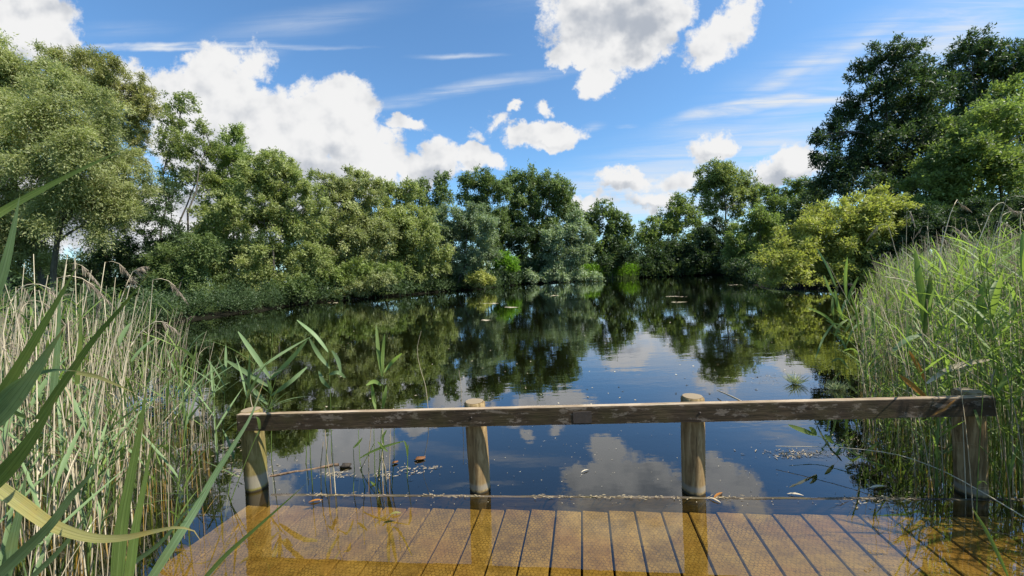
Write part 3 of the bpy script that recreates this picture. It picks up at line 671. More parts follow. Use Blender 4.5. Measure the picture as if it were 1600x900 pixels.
def box_mesh(name, L_, w, h, bev=0.004, segs=1, wobble=0.0):
    """long box along +X from 0..L_, centred in y, top at z=0; chamfered top edges"""
    xs = np.linspace(0, L_, segs + 1)
    prof = np.array([(-w / 2, -h), (w / 2, -h), (w / 2, -bev), (w / 2 - bev, 0), (-w / 2 + bev, 0), (-w / 2, -bev)])
    n = len(prof); co = []
    for x in xs:
        j = rng.normal(0, wobble, (n, 2)) if wobble else 0
        pr = prof + j
        co += [(x, a, b_) for a, b_ in pr]
    q = []
    for i in range(segs):
        for k in range(n):
            a = i * n + k; b_ = i * n + (k + 1) % n
            q.append((a, a + n, b_ + n, b_))
    me = bpy.data.meshes.new(name)
    me.from_pydata(co, [], [tuple(x) for x in q] + [tuple(range(n)), tuple(reversed(range(segs * n, segs * n + n)))])
    me.update(); return me

DZ = -0.05
vp = ray(910, 424.5); bdir = np.array([vp[0], vp[1], 0]); bdir /= np.linalg.norm(bdir)
e0 = at(357, 789, DZ); e1 = at(1380, 806, DZ)
edir = (e1 - e0) / np.linalg.norm(e1 - e0)
plat = empty('decking_platform', (e0 + e1) / 2)
tag(plat, 'sunken timber deck of wire-netted planks under a skin of clear brown water', 'deck')
porg = (e0 + e1) / 2
PW_ = 0.160
nrm_w = abs(edir[0] * bdir[1] - edir[1] * bdir[0])
plank_me = [box_mesh('plank', 4.2, 0.150, 0.035, 0.004, 12, 0.0007) for _ in range(6)]
for me in plank_me: me.materials.append(m_plank)
bang = math.atan2(-bdir[1], -bdir[0])
off0 = at(909, 797.5, DZ)            # a gap between two planks seen in the photograph
k0 = int(np.dot(off0 - e0, edir) / (PW_ / nrm_w))
for k in range(-k0, 17):
    o = link('plank', random.choice(plank_me), None, plat)
    c = off0 + edir * ((k + 0.5) * PW_ / nrm_w)
    j = -bdir * random.uniform(0, 0.012)
    o.location = tuple(c + j - porg + np.array([0, 0, random.uniform(-0.002, 0.002)]))
    o.rotation_euler = (0, 0, bang + random.uniform(-0.0015, 0.0015))
def seg_obj(name, p0, p1, w, h, mat, parent=None, org=None, bev=0.004, segs=10, wobble=0.0):
    me = box_mesh(name, float(np.linalg.norm(p1 - p0)), w, h, bev, segs, wobble)
    o = link(name, me, mat, parent)
    d = p1 - p0
    o.location = tuple(p0 - (org if org is not None else 0))
    o.rotation_euler = (0, -math.asin(d[2] / np.linalg.norm(d)), math.atan2(d[1], d[0]))
    return o
# joists below the planks and the edge timber at the waterline
for s_ in (0.35, 1.5, 2.6):
    a = e0 - bdir * s_ - edir * 0.02; b2 = a + edir * 5.6
    a = a.copy(); b2 = b2.copy(); a[2] = b2[2] = DZ - 0.05
    seg_obj('joist', a, b2, 0.06, 0.14, m_wet, plat, porg)
r0 = at(424, 772.5, 0.002); r1 = at(1700, 781, 0.002)
seg_obj('edge_board', r0, r1, 0.024, 0.09, m_wet, plat, porg, 0.003, 30, 0.0012)

# rail and posts
G_P = 'round posts carrying the rail'
PR = 0.071
posts = [((402, 768), (392, 640), m_post_green, 'algae-stained round wooden post under the end of the rail nearest the dry reeds'),
         ((750.5, 772.5), (741, 627), m_post, 'round wooden post with a pale ringed top beside the floating stick'),
         ((1084, 776), (1082, 619), m_post, 'round wooden post with swirling grain standing before the reflected clouds'),
         ((1518, 778), (1513, 610), m_post, 'shaded round wooden post half hidden among the green reeds')]
pc = []
for (bx, by), (tx, ty), mt, lab in posts:
    b0 = at(bx, by, 0.0); vdir = np.array([b0[0], b0[1], 0]); vdir /= np.linalg.norm(vdir)
    b0 = b0 + vdir * PR
    top = atY(tx, ty, b0[1])
    pc.append((b0, top))
    e = empty('round_post', b0); tag(e, lab, 'post', G_P)
    ax = (top - b0) / (top[2] - b0[2])
    zs = np.concatenate([np.linspace(-1.1, top[2] - 0.012, 14), [top[2]]])
    nS = 28; co = []
    th = np.linspace(0, 2 * np.pi, nS, endpoint=False)
    for i, z_ in enumerate(zs):
        r_ = PR * (1 + 0.012 * math.sin(i * 1.3)) - (0.010 if i == len(zs) - 1 else 0)
        rr_ = r_ * (1 + 0.02 * np.sin(3 * th + 1.0) + 0.01 * np.sin(7 * th))
        c_ = ax * z_
        co.append(np.stack([c_[0] + rr_ * np.cos(th), c_[1] + rr_ * np.sin(th), np.full(nS, z_)], -1))
    co = np.concatenate(co); idx = np.arange(len(zs) * nS).reshape(len(zs), nS)
    q = np.stack([idx[:-1], np.roll(idx[:-1], -1, 1), np.roll(idx[1:], -1, 1), idx[1:]], -1).reshape(-1, 4)
    link('post_shaft', mesh_np('post_shaft', co, q, smooth=True), mt, e)
    # sawn top
    tp = co[-nS:].copy(); cen = tp.mean(0); tp[:, :2] = cen[:2] + (tp[:, :2] - cen[:2]) * 0.985; tp[:, 2] += 0.0015
    tri = np.array([(i, (i + 1) % nS, nS) for i in range(nS)])
    co2 = np.concatenate([tp - cen, [[0, 0, 0.004]]])
    cap_ = link('post_top', mesh_np('post_top', co2, None, tri), m_end, e); cap_.location = tuple(cen)
(c1, _), (c4_, _) = pc[0], pc[3]
ld = np.array([c4_[0] - c1[0], c4_[1] - c1[1], 0]); ld /= np.linalg.norm(ld)
nd = np.array([ld[1], -ld[0], 0])     # towards the viewer
rp = c1 + nd * (PR + 0.002 + 0.044)   # point on the rail's front plane
def at_plane(px, py, pt, n_):
    d = ray(px, py); tt = np.dot(pt - CP, n_) / np.dot(d, n_); return CP + d * tt
RL = at_plane(369, 648.5, rp, nd); RR = at_plane(1556, 620.5, rp, nd)
RH = 0.108
rail = empty('guard_rail', RL); tag(rail, 'long mossy rail board with flaking pale patches fixed across the four posts', 'rail')
rl0 = RL - nd * 0.022; rr0 = RR - nd * 0.022
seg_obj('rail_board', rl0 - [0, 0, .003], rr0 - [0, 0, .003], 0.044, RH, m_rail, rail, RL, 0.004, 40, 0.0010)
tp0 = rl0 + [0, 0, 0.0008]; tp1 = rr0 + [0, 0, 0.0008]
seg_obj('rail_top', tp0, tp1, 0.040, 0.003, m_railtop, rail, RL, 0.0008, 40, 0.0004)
# small dark plate let into the rail
m_plate, t = new_mat('tarnished_plate')
co = t.n('ShaderNodeTexCoord').outputs['Object']
p = t.n('ShaderNodeBsdfPrincipled', {'Base Color': t.mix(t.noise(co, 40.0, 4, 0.6), (0.02, 0.017, 0.014, 1), (0.075, 0.055, 0.04, 1)), 'Roughness': 0.55, 'Metallic': 0.3})
t.n('ShaderNodeOutputMaterial', {'Surface': p.outputs[0]})
pa = at_plane(895, 643.5, rp, nd); pb = at_plane(924, 642.5, rp, nd)
seg_obj('plate', pa + nd * 0.002, pb + nd * 0.002, 0.004, 0.072, m_plate, rail, RL, 0.001, 1)
# bolts holding the rail to the posts
for (b0, top_) in pc:
    s_ = np.dot(top_ - RL, ld); pbp = RL + (RR - RL) * (s_ / np.dot(RR - RL, ld)) - np.array([0, 0, RH * 0.5])
    nS = 10; th = np.linspace(0, 2 * np.pi, nS, endpoint=False)
    ring_ = ld[None] * np.cos(th)[:, None] * 0.007 + np.array([0, 0, 1.0])[None] * np.sin(th)[:, None] * 0.007
    co2 = np.concatenate([ring_, ring_ * 0.8 + nd * 0.004, [nd * 0.005]])
    q = [(i, (i + 1) % nS, (i + 1) % nS + nS, i + nS) for i in range(nS)]; tri = [(i + nS, (i + 1) % nS + nS, 2 * nS) for i in range(nS)]
    o = link('bolt', mesh_np('bolt', co2, q, tri), m_plate, rail); o.location = tuple(pbp - RL)

# ------------------------------------------------------------------ reeds
M_GREEN = leaf_mat('reed_green', (0.065, 0.090, 0.026), (0.240, 0.330, 0.085), 0.42, (0.38, 0.55, 0.08))
M_BLUE = leaf_mat('reed_leaf_bluish', (0.070, 0.110, 0.040), (0.215, 0.300, 0.130), 0.30, (0.26, 0.40, 0.10))
M_DRY = leaf_mat('dry_reed_straw', (0.240, 0.180, 0.095), (0.680, 0.580, 0.400), 0.12, (0.5, 0.4, 0.22))
M_PLUME = leaf_mat('reed_plume', (0.170, 0.125, 0.085), (0.460, 0.380, 0.280), 0.25, (0.4, 0.3, 0.2))
M_RUST = leaf_mat('rust_brown_leaf', (0.10, 0.04, 0.015), (0.24, 0.11, 0.04), 0.1)
M_TUFT = leaf_mat('cream_green_leaf', (0.25, 0.27, 0.12), (0.60, 0.60, 0.40), 0.3)
M_YEL = leaf_mat('yellowing_leaf', (0.20, 0.19, 0.05), (0.34, 0.31, 0.11), 0.3, (0.36, 0.34, 0.09))
M_ORANGE = leaf_mat('rusty_leaf', (0.42, 0.17, 0.03), (0.62, 0.30, 0.06), 0.35, (0.7, 0.35, 0.05))

VEIN = {}
for m0, args in ((M_GREEN, ((0.050, 0.080, 0.020), (0.180, 0.250, 0.065), 0.42, (0.26, 0.40, 0.06))), (M_BLUE, ((0.055, 0.095, 0.038), (0.170, 0.250, 0.110), 0.32, (0.22, 0.36, 0.09))),
                 (M_YEL, ((0.20, 0.19, 0.05), (0.34, 0.31, 0.11), 0.3, (0.36, 0.34, 0.09))), (M_ORANGE, ((0.30, 0.12, 0.02), (0.50, 0.24, 0.05), 0.35, (0.6, 0.3, 0.05)))):
    VEIN[m0.name] = leaf_mat(m0.name + '_veined', args[0], args[1], args[2], args[3], veins=True)
def stem_curves(base, h, lean_d, lean, K=7):
    s = np.linspace(0, 1, K)[None, :, None]
    up = np.array([0, 0, 1.0])[None, None, :]
    ld_ = np.stack([np.cos(lean_d), np.sin(lean_d), np.zeros_like(lean_d)], -1)[:, None, :]
    return base[:, None, :] + up * (h[:, None, None] * s * (1 - 0.10 * lean[:, None, None] * s)) + ld_ * (lean * h)[:, None, None] * (0.35 * s + 0.65 * s ** 2.2)
def leaf_set(cv, per, lo, hi, ln, wd, stiff=0.5, K=6):
    """blades that leave the stems alternately and arch over"""
    N = len(cv); Kc = cv.shape[1]
    f = rng.uniform(lo, hi, (N, per)); ii = f * (Kc - 1); i0 = np.clip(ii.astype(int), 0, Kc - 2); fr_ = (ii - i0)[..., None]
    a = np.take_along_axis(cv, i0[..., None].repeat(3, -1), 1) * (1 - fr_) + np.take_along_axis(cv, (i0 + 1)[..., None].repeat(3, -1), 1) * fr_
    a = a.reshape(-1, 3); n = len(a)
    az = rng.uniform(0, 2 * np.pi, n); el = rng.uniform(0.55, 1.25, n)
    l = ln * rng.uniform(0.6, 1.25, n); w = wd * rng.uniform(0.7, 1.25, n)
    hz = np.stack([np.cos(az), np.sin(az), np.zeros(n)], -1)
    s = np.linspace(0, 1, K)[None, :, None]
    bend = rng.uniform(0.1, 1.0, n)[:, None, None] * (1 - stiff) * 1.3
    c = a[:, None] + hz[:, None] * (l * np.cos(el))[:, None, None] * (s + 0.25 * bend * s ** 2) + np.array([0, 0, 1.0]) * ((l * np.sin(el))[:, None, None] * (s - bend * 0.75 * s ** 2.3))
    side = np.stack([-np.sin(az), np.cos(az), np.zeros(n)], -1)
    tw = rng.normal(0, 0.5, n)[:, None] * s[0, :, 0][None, :]
    tan = norm(np.gradient(c, axis=1)); sd_ = side[:, None, :] * np.cos(tw)[..., None] + np.cross(tan, side[:, None, :].repeat(K, 1)) * np.sin(tw)[..., None]
    prof = np.array([0.55, 1.0, 0.95, 0.75, 0.45, 0.04]) if K == 6 else np.interp(np.linspace(0, 1, K), [0, .2, .4, .6, .8, 1], [0.55, 1.0, 0.95, 0.75, 0.45, 0.04])
    return c, sd_, w[:, None] * prof[None, :]
def plume_np(tip, d, n=46, ln=0.16):
    """one drooping seed plume made of fine side sprays"""
    s = rng.random(n); p0 = tip[None] + d[None] * (s * ln)[:, None]; p0[:, 2] -= 0.35 * ln * s ** 2
    dr = norm(d[None] * 0.9 + rndv(n) * 0.45 + np.array([0, 0, -0.55])); l = 0.040 * (1.15 - s) + 0.010
    t_ = np.linspace(0, 1, 3)[None, :, None]
    c = p0[:, None] + dr[:, None] * l[:, None, None] * t_ - np.array([0, 0, 1.0]) * (l[:, None, None] * 0.4 * t_ ** 2)
    sd_ = norm(np.cross(dr, rndv(n)))[:, None].repeat(3, 1)
    return ribbons_np(c, sd_, np.tile([0.0016, 0.0028, 0.0006], (n, 1)) * 1.0)

def in_poly(x, y, poly):
    ins = np.zeros(x.shape, bool); n = len(poly)
    for i in range(n):
        ax, ay = poly[i]; bx, by = poly[(i + 1) % n]
        ins ^= ((ay > y) != (by > y)) & (x < (bx - ax) * (y - ay) / (by - ay + 1e-12) + ax)
    return ins
def scatter(poly, n, fn=None):
    poly = np.array(poly); lo = poly.min(0); hi = poly.max(0); out = np.zeros((0, 2))
    while len(out) < n:
        p_ = rng.uniform(lo, hi, (n * 3, 2)); p_ = p_[in_poly(p_[:, 0], p_[:, 1], poly)]
        if fn is not None: p_ = p_[rng.random(len(p_)) < fn(p_)]
        out = np.concatenate([out, p_])
    return out[:n]
def base3(xy): return np.concatenate([xy, np.full((len(xy), 1), -0.25)], 1)

def reed_mass(name, label, xy, h, mat_leaf, per, ln, wd, lean, stem_mat_frac, lo=0.3, leaf_tint=0.5, lean_dir=None, plume_frac=0.0, stem_r=0.003, stiff=0.45, dry_h=1.0):
    """one joined mass: green stems with leaves, straw stems, plumes -> three stuff objects"""
    n = len(xy); b3 = base3(xy)
    ld_ = rng.uniform(0, 2 * np.pi, n) if lean_dir is None else rng.normal(lean_dir, 0.9, n)
    le = np.abs(rng.normal(lean, lean * 0.6, n))
    dry = rng.random(n) < stem_mat_frac
    hh = h + 0.25; hh = np.where(dry, hh * dry_h, hh)
    cv = stem_curves(b3, hh, ld_, le)
    rad = np.tile(np.linspace(1.0, 0.45, 7), (n, 1)) * stem_r
    root = empty(name, (float(xy[:, 0].mean()), float(xy[:, 1].mean()), 0)); tag(root, label, 'reeds', kind='stuff')
    org = np.array(root.location)
    for flag, mt, nm in ((dry, M_DRY, 'dry_stems'), (~dry, M_GREEN, 'green_stems')):
        if flag.sum() == 0: continue
        co, q = tubes_np(cv[flag], rad[flag], 3)
        tint = np.repeat(np.clip(rng.normal(0.55, 0.25, flag.sum()), 0, 1), 21)
        o = link(nm, mesh_np(nm, co - org, q, attr=tint), mt, root); tag(o, kind='stuff')
    gi = cv[~dry]
    if per and len(gi):
        c, sd_, w = leaf_set(gi, per, lo, 1.0, ln, wd, stiff)
        co, q = ribbons_np(c, sd_, w, 0.12)
        tint = np.repeat(np.clip(rng.normal(leaf_tint, 0.25, len(c)), 0, 1), 18)
        o = link('leaves', mesh_np('leaves', co - org, q, attr=tint), mat_leaf, root); tag(o, kind='stuff')
    di = cv[dry]
    if len(di):
        c, sd_, w = leaf_set(di, 1, 0.15, 0.8, ln * 0.7, wd * 0.45, 0.1)
        co, q = ribbons_np(c, sd_, w, 0.2)
        o = link('withered_leaves', mesh_np('withered_leaves', co - org, q, attr=np.repeat(rng.random(len(c)), 18)), M_DRY, root); tag(o, kind='stuff')
    k = int(plume_frac * n)
    if k:
        cs = []; qs = []; nv = 0
        for i in rng.choice(n, k, replace=False):
            d = norm(cv[i, -1] - cv[i, -2]); hz = np.array([math.cos(ld_[i]), math.sin(ld_[i]), 0.1])
            co, q = plume_np(cv[i, -1], norm(d * 0.6 + hz * 0.7), 22, rng.uniform(0.09, 0.17)); cs.append(co); qs.append(q + nv); nv += len(co)
        o = link('plumes', mesh_np('plumes', np.concatenate(cs) - org, np.concatenate(qs), attr=np.repeat(rng.random(nv // 9), 9)), M_PLUME, root); tag(o, kind='stuff')
    return root

# masses
left_poly = [(-2.0, 1.15), (-1.9, 2.1), (-2.25, 2.9), (-3.1, 4.0), (-4.4, 5.2), (-6.8, 6.2), (-6.6, 4.4), (-5.6, 2.0), (-4.6, 0.4), (-2.6, 0.5)]
xy = scatter(left_poly, 1300, lambda p: np.clip(1.25 - 0.16 * p[:, 1], 0.15, 1) * np.clip(0.25 + (-(p[:, 0]) - 1.85 - 0.5 * np.clip(p[:, 1] - 2, 0, 9)) * 1.1, .22, 1))
edge = np.clip((-(xy[:, 0]) - 1.9 - 0.55 * np.clip(xy[:, 1] - 2.0, 0, 9)) / 0.9, 0, 1)
h = (0.62 + 0.74 * edge) * np.clip(1.15 - 0.13 * np.clip(xy[:, 1] - 2.0, 0, 9), .5, 1) + rng.normal(0, 0.15, len(xy)); h = np.clip(h, 0.30, 1.5)
reed_mass('reed_bed', 'mixed bed of straw coloured and green reeds beside the deck under the willows', xy, h, M_GREEN, 4, 0.34, 0.012, 0.11, 0.74, lean_dir=0.25, plume_frac=0.012, stem_r=0.0036)
right_poly = [(2.45, 2.3), (2.95, 3.3), (4.1, 4.7), (6.2, 7.0), (9.0, 9.9), (12.2, 13.2), (14.2, 15.0), (17, 16), (15.5, 11), (11, 5), (8.5, 2.4), (5.5, 1.4), (3.0, 1.2)]
xy = scatter(right_poly, 4900, lambda p: np.clip(1.5 - 0.11 * p[:, 1], 0.25, 1))
sdv = np.clip((xy[:, 0] - (0.65 + 0.80 * xy[:, 1])) / 1.5, 0, 1)
h = 0.80 + 0.80 * sdv * np.clip(1.1 - 0.025 * xy[:, 1], .6, 1) + rng.normal(0, 0.15, len(xy)); h = np.clip(h, 0.4, 2.1)
reed_mass('reed_bed', 'dense tall green reed bed with feathery brown tops below the leafy mid green tree', xy, h, M_GREEN, 4, 0.31, 0.012, 0.11, 0.34, lean_dir=1.2, leaf_tint=0.7, plume_frac=0.13, stem_r=0.0034, stiff=0.6, dry_h=1.10)
far_poly = [(9.8, 54.2), (11.6, 54.4), (14.4, 57.0), (19.0, 59.4), (20, 61.5), (14, 61), (10, 57)]
xy = scatter(far_poly, 1500)
h = rng.uniform(1.2, 2.2, len(xy))
m_fs = reed_mass('far_reed_bed', 'patch of fresh green reeds catching sun at the far end of the pond', xy, h, LEAF['bright'], 4, 1.0, 0.09, 0.08, 0.05, stem_r=0.02)

# ------------------------------------------------------------------ single reeds that can be told apart
def make_proto_green(h, leaves_n, ln, wd, leaf_mat_, plume=False, seed=0):
    root = empty('reed_plant')
    cv = stem_curves(np.array([[0, 0, -0.25]]), np.array([h + 0.25]), np.array([rng.uniform(0, 6.28)]), np.array([rng.uniform(0.03, 0.12)]))
    co, q = tubes_np(cv, np.linspace(1, .5, 7)[None] * 0.0042, 5)
    link('stem', mesh_np('stem', co, q, attr=np.full(len(co), 0.5), smooth=True), M_GREEN, root)
    c, sd_, w = leaf_set(cv, leaves_n, 0.35, 1.0, ln, wd, 0.6, K=8)
    for i in range(len(c)):
        co, q = ribbons_np(c[i:i + 1], sd_[i:i + 1], w[i:i + 1], 0.14)
        link('leaf', mesh_np('leaf', co, q, attr=np.full(len(co), float(rng.uniform(0.15, 1.0))), smooth=True), leaf_mat_, root)
    if plume:
        co, q = plume_np(cv[0, -1], norm(cv[0, -1] - cv[0, -2] + np.array([0.02, 0, 0])), 60, 0.17)
        link('seed_head', mesh_np('seed_head', co, q, attr=np.full(len(co), 0.5)), M_PLUME, root)
    return root
def make_proto_dry(h, plume):
    root = empty('dry_reed'); root['plumed'] = int(plume)
    az = rng.uniform(0, 6.28)
    cv = stem_curves(np.array([[0, 0, -0.25]]), np.array([h + 0.25]), np.array([az]), np.array([rng.uniform(0.02, 0.14)]), K=10)
    if plume:   # the top nods over
        k = np.linspace(0, 1, 4)[1:, None]; d = np.array([math.cos(az), math.sin(az), 0])
        ext = cv[0, -1] + d * 0.12 * k + np.array([0, 0, 1.0]) * (0.07 * k - 0.11 * k ** 2)
        cv = np.concatenate([cv, ext[None]], 1)
    K = cv.shape[1]
    co, q = tubes_np(cv, np.linspace(1, .35, K)[None] * 0.0040, 5)
    link('stem', mesh_np('stem', co, q, attr=np.full(len(co), float(rng.uniform(0.5, 1.0))), smooth=True), M_DRY, root)
    c, sd_, w = leaf_set(cv, 1, 0.3, 0.7, 0.22, 0.008, 0.2)
    co, q = ribbons_np(c, sd_, w, 0.25)
    link('leaf', mesh_np('leaf', co, q, attr=np.full(len(co), float(rng.uniform(0.2, .8)))), M_DRY, root)
    if plume:
        co, q = plume_np(cv[0, -2], norm(cv[0, -1] - cv[0, -2]), 70, 0.15)
        link('seed_head', mesh_np('seed_head', co, q, attr=np.full(len(co), 0.6)), M_PLUME, root)
    return root
def copy_tree(o):
    c = o.copy(); COL.objects.link(c)
    for ch in [x for x in bpy.data.objects if x.parent == o]:
        d = ch.copy(); COL.objects.link(d); d.parent = c
    return c
def place_many(protos, pts, label, cat, group, smin, smax, tilt, lean_dir=None):
    used = set()
    kids = {p.name: [x for x in p.children] for p in protos}
    for (x, y, *hh) in pts:
        p = random.choice(protos)
        if p.name not in used: o = p; used.add(p.name)
        else:
            o = p.copy(); COL.objects.link(o)
            for ch in kids[p.name]:
                d = ch.copy(); COL.objects.link(d); d.parent = o
        o.location = (float(x), float(y), 0.0)
        s_ = hh[0] if hh else random.uniform(smin, smax)
        o.scale = (s_, s_, s_)
        th = random.gauss(lean_dir, 0.8) if lean_dir is not None else random.uniform(0, 6.28)
        a = abs(random.gauss(0, tilt))
        o.rotation_euler = (0, 0, 0)
        o.rotation_mode = 'QUATERNION'
        axis = Vector((-math.sin(th), math.cos(th), 0))
        from mathutils import Quaternion
        o.rotation_quaternion = Quaternion(axis, a) @ Quaternion((0, 0, 1), random.uniform(0, 6.28))
        tag(o, label(o, x, y) if callable(label) else label, cat, group)
    for p in protos:
        if p.name not in used:
            for ch in kids[p.name]: bpy.data.objects.remove(ch)
            bpy.data.objects.remove(p)

dry_p = [make_proto_dry(rng.uniform(1.3, 1.62), i % 3 == 0) for i in range(9)]
pts = [tuple(p_) for p_ in scatter([(-2.1, 1.3), (-2.2, 2.3), (-2.8, 3.0), (-4.2, 3.3), (-4.6, 1.6), (-2.6, 0.9)], 120)]
def where_left(x, y): return 'close beside the deck' if x > -2.3 else ('in the front of the bed by the near leaves' if y < 1.7 else ('at the back of the bed under the willows' if y > 2.6 else 'in the thick of the bed under the willows'))
def where_right(x, y): return 'next to the shaded post' if (x < 3.6 and y < 3.1) else ('at the water edge of the green bed' if x < 0.9 * y + 0.6 else ('near the picture edge behind the rail end' if y < 3.4 else 'in the thick of the green bed'))
place_many(dry_p, pts, lambda o, x, y: ('straw reed with nodding plume ' if o.get('plumed') else 'bare straw reed ') + where_left(x, y), 'reed', 'dry reeds beside the willows', 0.82, 1.06, 0.07, 0.3)
gr_p = [make_proto_green(rng.uniform(0.75, 1.15), 6, 0.42, 0.020, M_BLUE) for i in range(5)]
pts = [tuple(p_) for p_ in scatter([(-1.85, 1.4), (-1.8, 2.3), (-2.3, 3.6), (-3.6, 4.0), (-4.0, 1.6), (-2.4, 1.0)], 52)]
place_many(gr_p, pts, lambda o, x, y: 'leafy green reed among straw stems ' + where_left(x, y), 'reed', 'green reeds beside the willows', 0.8, 1.1, 0.14, 0.3)
gr_q = [make_proto_green(rng.uniform(1.25, 1.6), 7, 0.46, 0.026, M_GREEN) for i in range(6)]
pts = [tuple(p_) for p_ in scatter([(2.7, 2.35), (3.4, 3.4), (4.6, 4.6), (5.8, 4.6), (5.2, 2.6), (3.6, 1.7)], 56)] + [tuple(p_) for p_ in scatter([(2.95, 2.0), (3.0, 2.55), (3.9, 2.7), (4.0, 1.7), (3.4, 1.6)], 22)]
place_many(gr_q, pts, lambda o, x, y: 'tall broad-leaved green reed ' + where_right(x, y), 'reed', 'green reeds at the rail end', 0.82, 1.08, 0.12)
dry_q = [make_proto_dry(rng.uniform(1.5, 1.95), i % 2 == 0) for i in range(6)]
pts = [tuple(p_) for p_ in scatter([(3.2, 2.9), (5.0, 5.4), (7.2, 7.2), (7.0, 4.5), (5.2, 2.6), (3.6, 2.0)], 56)]
place_many(dry_q, pts, lambda o, x, y: ('pale straw reed with a brown plume ' if o.get('plumed') else 'bare pale straw reed ') + where_right(x, y), 'reed', 'pale reeds in the green bed', 0.88, 1.08, 0.12)

# ------------------------------------------------------------------ blades and stalks one can point at
def pix_curve(pts, depth, K=14):
    """smooth curve through photo positions; depth is one value or one per point"""
    P_ = np.array(pts, float)
    D = np.full(len(P_), depth, float) if np.isscalar(depth) else np.array(depth, float)
    s = np.concatenate([[0], np.cumsum(np.hypot(*np.diff(P_, axis=0).T))]); s /= s[-1]
    u = np.linspace(0, 1, K)
    def cr(v):   # Catmull-Rom
        out = np.zeros(K)
        m = np.gradient(v, s) if len(v) > 2 else np.full(2, (v[1] - v[0]))
        for i, x in enumerate(u):
            j = min(np.searchsorted(s, x, side='right') - 1, len(s) - 2); h_ = s[j + 1] - s[j]; t_ = (x - s[j]) / h_
            out[i] = (2 * t_**3 - 3 * t_**2 + 1) * v[j] + (t_**3 - 2 * t_**2 + t_) * h_ * m[j] + (-2 * t_**3 + 3 * t_**2) * v[j + 1] + (t_**3 - t_**2) * h_ * m[j + 1]
        return out
    xs, ys, ds = cr(P_[:, 0]), cr(P_[:, 1]), cr(D)
    return np.array([atY(a, b_, c_) for a, b_, c_ in zip(xs, ys, ds)]), ds, u
def blade_geo(pts, depth, w, K=22, twist=0.35, shape='taper', fold=0.10):
    c, ds, u = pix_curve(pts, depth, K)
    if shape == 'taper': prof = np.clip(1.0 - u ** 1.6, 0.03, 1) * np.clip(0.8 + u * 1.2, 0, 1)
    else: prof = np.clip(np.sin(np.pi * np.clip(u * 0.93 + 0.05, 0, 1)) ** 0.6, 0.04, 1)
    width = w / F * ds * prof
    tan = norm(np.gradient(c, axis=0)); vd = norm(c - CP)
    sd0 = norm(np.cross(tan, vd)); tw = twist * np.sin(u * 2.2 + 0.5)
    sd_ = sd0 * np.cos(tw)[:, None] + np.cross(tan, sd0) * np.sin(tw)[:, None]
    return ribbons_np(c[None], sd_[None], width[None], fold)
def blade(name, label, pts, depth, w, mat, tint=0.6, cat='leaf', group=None, **kw):
    co, q = blade_geo(pts, depth, w, **kw)
    org = co[1].copy()
    me = mesh_np(name, co - org, q, attr=np.full(len(co), tint) + rng.normal(0, .03, len(co)), smooth=True)
    for nm, arr in (('across', np.tile([-1.0, 0.0, 1.0], len(co) // 3)), ('along', np.repeat(np.linspace(0, 1, len(co) // 3), 3))):
        a_ = me.attributes.new(nm, 'FLOAT', 'POINT'); a_.data.foreach_set('value', arr.astype(np.float32))
    o = link(name, me, VEIN.get(mat.name, mat))
    o.location = tuple(org); tag(o, label, cat, group); return o
def stalk_geo(pts, depth, r0, r1, K=16, sides=5):
    c, ds, u = pix_curve(pts, depth, K)
    return tubes_np(c[None], (r0 + (r1 - r0) * u)[None], sides)
def stalk(name, label, pts, depth, r0, r1, mat, tint=0.6, cat='stalk', group=None):
    co, q = stalk_geo(pts, depth, r0, r1); org = co[0].copy()
    o = link(name, mesh_np(name, co - org, q, attr=np.full(len(co), tint), smooth=True), mat)
    o.location = tuple(org); tag(o, label, cat, group); return o

